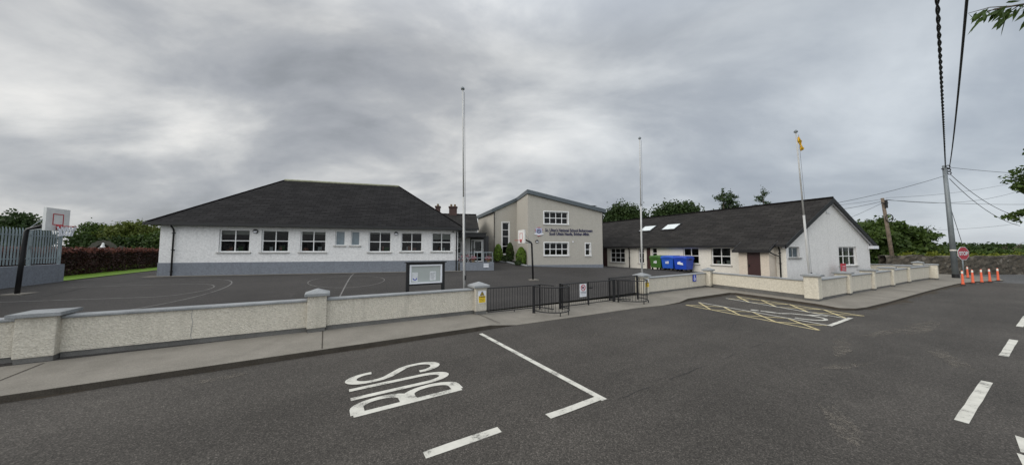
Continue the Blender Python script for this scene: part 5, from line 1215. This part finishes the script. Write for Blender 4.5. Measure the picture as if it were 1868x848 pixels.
c = WPB+(WPT-WPB)*.73; mb = MB(); mb.tube([tuple(c+Vector((.1+.33*math.cos(a), -.17, .33*math.sin(a)))) for a in [i*PI/9 for i in range(19)]], .035, 6); mb.build('cable_coil', M['wire'], t)
mb = MB(); mb.box(WPT.x-.3, WPT.x+.25, WPT.y-.2, WPT.y-.12, WPT.z-.5, WPT.z-.42); mb.box(WPT.x+.02, WPT.x+.18, WPT.y-.22, WPT.y-.12, WPT.z-.9, WPT.z-.2); mb.build('bracket', M['wire'], t)
def cable(label, pts, r, sag=0, n=14, twist=False, name='overhead_cable', grp='overhead cables'):
    a, b = Vector(pts[0]), Vector(pts[1]); mb = MB(); P = [a+(b-a)*(k/n)-Vector((0, 0, sag*4*(k/n)*(1-k/n))) for k in range(n+1)]
    if twist:
        L = (b-a).length; m = int(L/.07); t_ = (b-a).normalized(); s_ = t_.cross(Vector((0, 0, 1))).normalized(); u_ = s_.cross(t_)
        for ph in (0, PI):
            Q = []
            for k in range(m+1):
                f = k/m; c = a+(b-a)*f-Vector((0, 0, sag*4*f*(1-f))); w = 2*PI*f*L/.95+ph; Q.append(c+(s_*math.cos(w)+u_*math.sin(w))*r*.75)
            mb.tube(Q, r*.75, 5)
    else: mb.tube(P, r, 5)
    o = mb.build(name, M['wire'], None, True); tag(o, label, 'cable', grp); move_origin(o, tuple(a)); return o
x1, y1 = W2(10.9, .52); x2, y2 = W2(-12, -.7)
d1 = Vector((x1, y1, 7.62))-pt
cable('thick twisted black cable running from the grey pole over the road, left of a pair', (pt+Vector((.02, -.05, -.12)), pt+d1*1.9+Vector((0, 0, .9))), .024, .45, 30, True)
x1, y1 = W2(10.4, .25); d1 = Vector((x1, y1, 7.2))-pt
cable('plain black cable from the grey pole over the road, right of a pair', (pt+Vector((.3, -.05, -.1)), pt+d1*1.9+Vector((0, 0, 1.6))), .022, .85, 30)
cable('service cable from the grey pole to the slate roof of the gabled block', (pt+Vector((-.05, 0, -.75)), (21.9, 22.0, 5.45)), .014, .18)
cable('upper cable from the grey pole to the tree at far right', (pt+Vector((.3, -.05, -.15)), (41.5, 21.0, 7.5)), .013, .15)
cable('upper of two drooping cables right of the grey pole', (pt+Vector((.35, 0, -.6)), (39.2, 23.0, 4.75)), .016, .55)
cable('lower of two drooping cables right of the grey pole', (pt+Vector((.3, 0, -.95)), (39.2, 23.3, 4.2)), .016, .55)
cable('loose cable hanging down from the grey pole towards the stop sign', (pt+Vector((.32, .15, -2.6)), (33.0, 22.2, 2.7)), .014, -.0)
W0 = WPT+Vector((.1, -.16, -.2))
cable('straight cable from the wooden pole to the right edge, lowest of the fan', (W0, (60, 34.5, 7.6)), .017, .15); cable('cable fanning up from the wooden pole to the right edge', (W0+Vector((0, 0, .05)), (58, 34, 9.2)), .014, .8); cable('highest cable fanning right from the wooden pole', (W0+Vector((0, 0, .2)), (54, 32, 9.6)), .011, .3)
cable('cable passing left from the wooden pole behind the gable roof', (W0+Vector((-.3, 0, -.1)), (24.5, 26.5, 5.6)), .016, .25); cable('thin stay cable sloping down left from the wooden pole', (W0+Vector((-.3, 0, -.25)), (27.5, 27, 4.2)), .012, .1); cable('thin upper cable going left from the wooden pole', (W0+Vector((-.2, 0, .1)), (22.5, 26, 5.9)), .011, .2)
cable('low thin cable crossing the sky behind the grey pole', ((50.5, 38, 4.9), (62, 37, 5.6)), .013, .25)
# stop sign
sx, sy = 35.5, 23.9; sz = .35; f = Fr(sx, sy, 6); t = thing('stop_sign', 'red octagonal STOP sign on a grey post by the grey pole', 'sign', (sx, sy, sz)); zc = 2.08; T = lambda a, d, h: f.T(a, d, h+zc)
oc = lambda r: [(r*math.cos(R(22.5+45*k)), r*math.sin(R(22.5+45*k))) for k in range(8)]
mb = MB(); mb.tube([(sx, sy+.06, sz-.2), (sx, sy+.06, zc+.4)], .04, 10); mb.build('post', M['galv'], t, True)
mb = MB(); mb.prism(oc(.555), T, -.02, 0); pl = mb.build('plate', M['signw'], t); mb = MB(); mb.prism(oc(.515), T, -.026, -.02); mb.build('red_field', M['signr'], pl); mb = MB(); mb.text('STOP', T, .84, .32, 0, 0, 0, -.034, .05); mb.build('lettering', M['signw'], pl)
# cones
cone0 = None
cz = [(30.69, 1.37, 'orange marker cone nearest the parking bay end of the kerb'), (38.4, 1.5, 'orange marker cone set back beside the grey pole foot'), (32.6, 1.12, 'orange marker cone second from the parking bay along the kerb'), (33.6, .86, 'orange marker cone third from the parking bay along the kerb'), (34.9, .62, 'orange marker cone next to the last towards the side road'), (36.5, .36, 'orange marker cone farthest along the kerb by the side road')]
for i, (u, v, lab) in enumerate(cz):
    x, y = W2(u, v); z = zroad(x, y)+.06
    if cone0 is None:
        cone0 = thing('marker_cone', lab, 'traffic cone', (x, y, z), 'orange marker cones at the kerb')
        mb = MB(); mb.lathe([(.072, .04), (.052, .12), (.043, .4), (.033, .78), (.028, .82)], 14, (x, y, z)); mb.build('body', M['orange'], cone0, True)
        mb = MB(); mb.lathe([(.0405, .66), (.036, .79)], 14, (x, y, z)); mb.build('reflective_band', M['reflect'], cone0)
        mb = MB(); mb.lathe([(.10, 0), (.10, .03), (.08, .05)], 8, (x, y, z)); mb.build('base', M['rubber'], cone0)
    else:
        c = copy_tree(cone0); c.location = (x, y, z); c['label'] = lab

# ================================================================== CAMERA, SKY, LIGHT
cam = bpy.data.cameras.new('camera'); co = bpy.data.objects.new('camera', cam); C.objects.link(co); bpy.context.scene.camera = co
co.location = (0, 0, 2.3); co.rotation_euler = (R(90)+math.atan(33/552.6), 0, 0)
cam.sensor_width = 36; cam.lens = 36*552.6/1868; cam.clip_end = 3000; cam.clip_start = .05

SUN_EL, SUN_AZ = R(32), R(-116)     # behind the cloud, to the left and a little behind the camera; azimuth clockwise from +Y
sun = bpy.data.lights.new('sun', 'SUN'); so = bpy.data.objects.new('sun', sun); C.objects.link(so)
sun.energy = 1.5; sun.angle = R(40); sun.color = (1, .96, .9)
sd = Vector((math.sin(SUN_AZ)*math.cos(SUN_EL), math.cos(SUN_AZ)*math.cos(SUN_EL), math.sin(SUN_EL)))
so.rotation_euler = sd.to_track_quat('Z', 'Y').to_euler()

w = bpy.data.worlds.new('World'); bpy.context.scene.world = w; w.use_nodes = True; nt = w.node_tree; bg = nt.nodes['Background']
sky = N(nt, 'ShaderNodeTexSky'); sky.sky_type = 'NISHITA'; sky.sun_disc = False; sky.sun_elevation = SUN_EL; sky.sun_rotation = SUN_AZ; sky.air_density = 1; sky.dust_density = 2
tc = N(nt, 'ShaderNodeTexCoord'); sep = N(nt, 'ShaderNodeSeparateXYZ'); nt.links.new(tc.outputs['Generated'], sep.inputs[0])
def mth(op, a, b=None, c=None, clamp=False):
    n = N(nt, 'ShaderNodeMath', operation=op); n.use_clamp = clamp
    for i, x in enumerate((a, b, c)):
        if x is None: continue
        if isinstance(x, (int, float)): n.inputs[i].default_value = x
        else: nt.links.new(x, n.inputs[i])
    return n.outputs[0]
zc_ = mth('MAXIMUM', sep.outputs['Z'], 0.0); den = mth('ADD', zc_, .36)
px_ = mth('DIVIDE', sep.outputs['X'], den); py_ = mth('DIVIDE', sep.outputs['Y'], den)
cmb = N(nt, 'ShaderNodeCombineXYZ'); nt.links.new(px_, cmb.inputs[0]); nt.links.new(py_, cmb.inputs[1])
mp = N(nt, 'ShaderNodeMapping'); mp.inputs['Rotation'].default_value = (0, 0, R(-28)); mp.inputs['Scale'].default_value = (.8, 1.15, 1); mp.inputs['Location'].default_value = (20.1, 3.3, 0); nt.links.new(cmb.outputs[0], mp.inputs['Vector'])
n1 = noise(nt, mp.outputs[0], 1.5, 7, .52, .35); 
mp2 = N(nt, 'ShaderNodeMapping'); mp2.inputs['Location'].default_value = (9, 4, 2); mp2.inputs['Scale'].default_value = (.8, 1.3, 1); nt.links.new(cmb.outputs[0], mp2.inputs['Vector'])
n2 = noise(nt, mp2.outputs[0], 4.2, 9, .6, .3)
cl_ = mth('ADD', .5, mth('MULTIPLY', mth('SUBTRACT', mth('ADD', mth('MULTIPLY', n1, .84), mth('MULTIPLY', n2, .16)), .5), mth('SUBTRACT', 1.2, mth('MULTIPLY', sep.outputs['X'], .5))))
def lobe(d, p):
    d = Vector(d).normalized(); v = N(nt, 'ShaderNodeVectorMath', operation='DOT_PRODUCT'); nt.links.new(tc.outputs['Generated'], v.inputs[0]); v.inputs[1].default_value = d
    return mth('POWER', mth('MAXIMUM', v.outputs['Value'], 0.0), p)
left = lobe((-1.5, .98, .45), 6); hot = lobe((-1.72, 1.0, .60), 90); b2 = lobe((-1.15, 1.0, .44), 70); b3 = lobe((-.70, 1.0, .62), 60); b4 = lobe((-.55, 1.0, .30), 60)
dk1 = lobe((-1.30, 1.0, .70), 30); dk2 = lobe((-.62, 1.0, .44), 70); dk3 = lobe((-1.2, 1.0, .22), 60); rgt = lobe((1.2, .9, .6), 4)
f_ = mth('ADD', cl_, .07)
for L_, k_ in ((left, .05), (hot, .17), (b2, .09), (b3, .07), (b4, .03), (dk1, -.12), (dk2, -.07), (dk3, -.075), (rgt, .008)): f_ = mth('ADD', f_, mth('MULTIPLY', L_, k_))
col = ramp(nt, f_, [(.34, (.31, .33, .36)), (.43, (.385, .405, .44)), (.52, (.47, .488, .515)), (.60, (.60, .612, .625)), (.69, (.75, .755, .755)), (.80, (.93, .92, .90))])
# warmer, greyer to the left; cooler to the right
rt = mth('MULTIPLY', mth('ADD', sep.outputs['X'], .2), .8, clamp=True)
col = mix(nt, rt, mix(nt, 1.0, col, (1.005, 1.0, .985), 'MULTIPLY'), mix(nt, 1.0, col, (.885, .965, 1.05), 'MULTIPLY'))
hz = mth('POWER', mth('SUBTRACT', 1.0, zc_), 9.0); col = mix(nt, mth('MULTIPLY', hz, .3), col, (.52, .53, .545))
# overcast: the cloud is brighter overhead, and behind the camera towards the hidden sun
zen = mth('MULTIPLY', mth('MULTIPLY', mth('SUBTRACT', sep.outputs['Z'], .55), 2.6, clamp=True), 1.0); bhd = mth('MULTIPLY', mth('SUBTRACT', -.05, sep.outputs['Y']), 1.4, clamp=True)
gain = mth('ADD', 1.0, mth('ADD', mth('MULTIPLY', zen, 1.5), mth('MULTIPLY', bhd, 1.25)))
g3 = N(nt, 'ShaderNodeCombineXYZ'); [nt.links.new(gain, g3.inputs[i]) for i in range(3)]
col = mix(nt, 1.0, col, g3.outputs[0], 'MULTIPLY')
sc_ = N(nt, 'ShaderNodeVectorMath', operation='SCALE'); nt.links.new(col, sc_.inputs[0]); sc_.inputs['Scale'].default_value = 10.0
fin = mix(nt, .93, sky.outputs['Color'], sc_.outputs[0])
nt.links.new(fin, bg.inputs['Color']); bg.inputs['Strength'].default_value = .1

sc = bpy.context.scene; sc.render.engine = 'CYCLES'; sc.cycles.max_bounces = 8; sc.cycles.transparent_max_bounces = 16
sc.view_settings.view_transform = 'Standard'; sc.view_settings.look = 'None'; sc.view_settings.exposure = 0; sc.view_settings.gamma = 1
sc.render.resolution_x = 1024; sc.render.resolution_y = 464
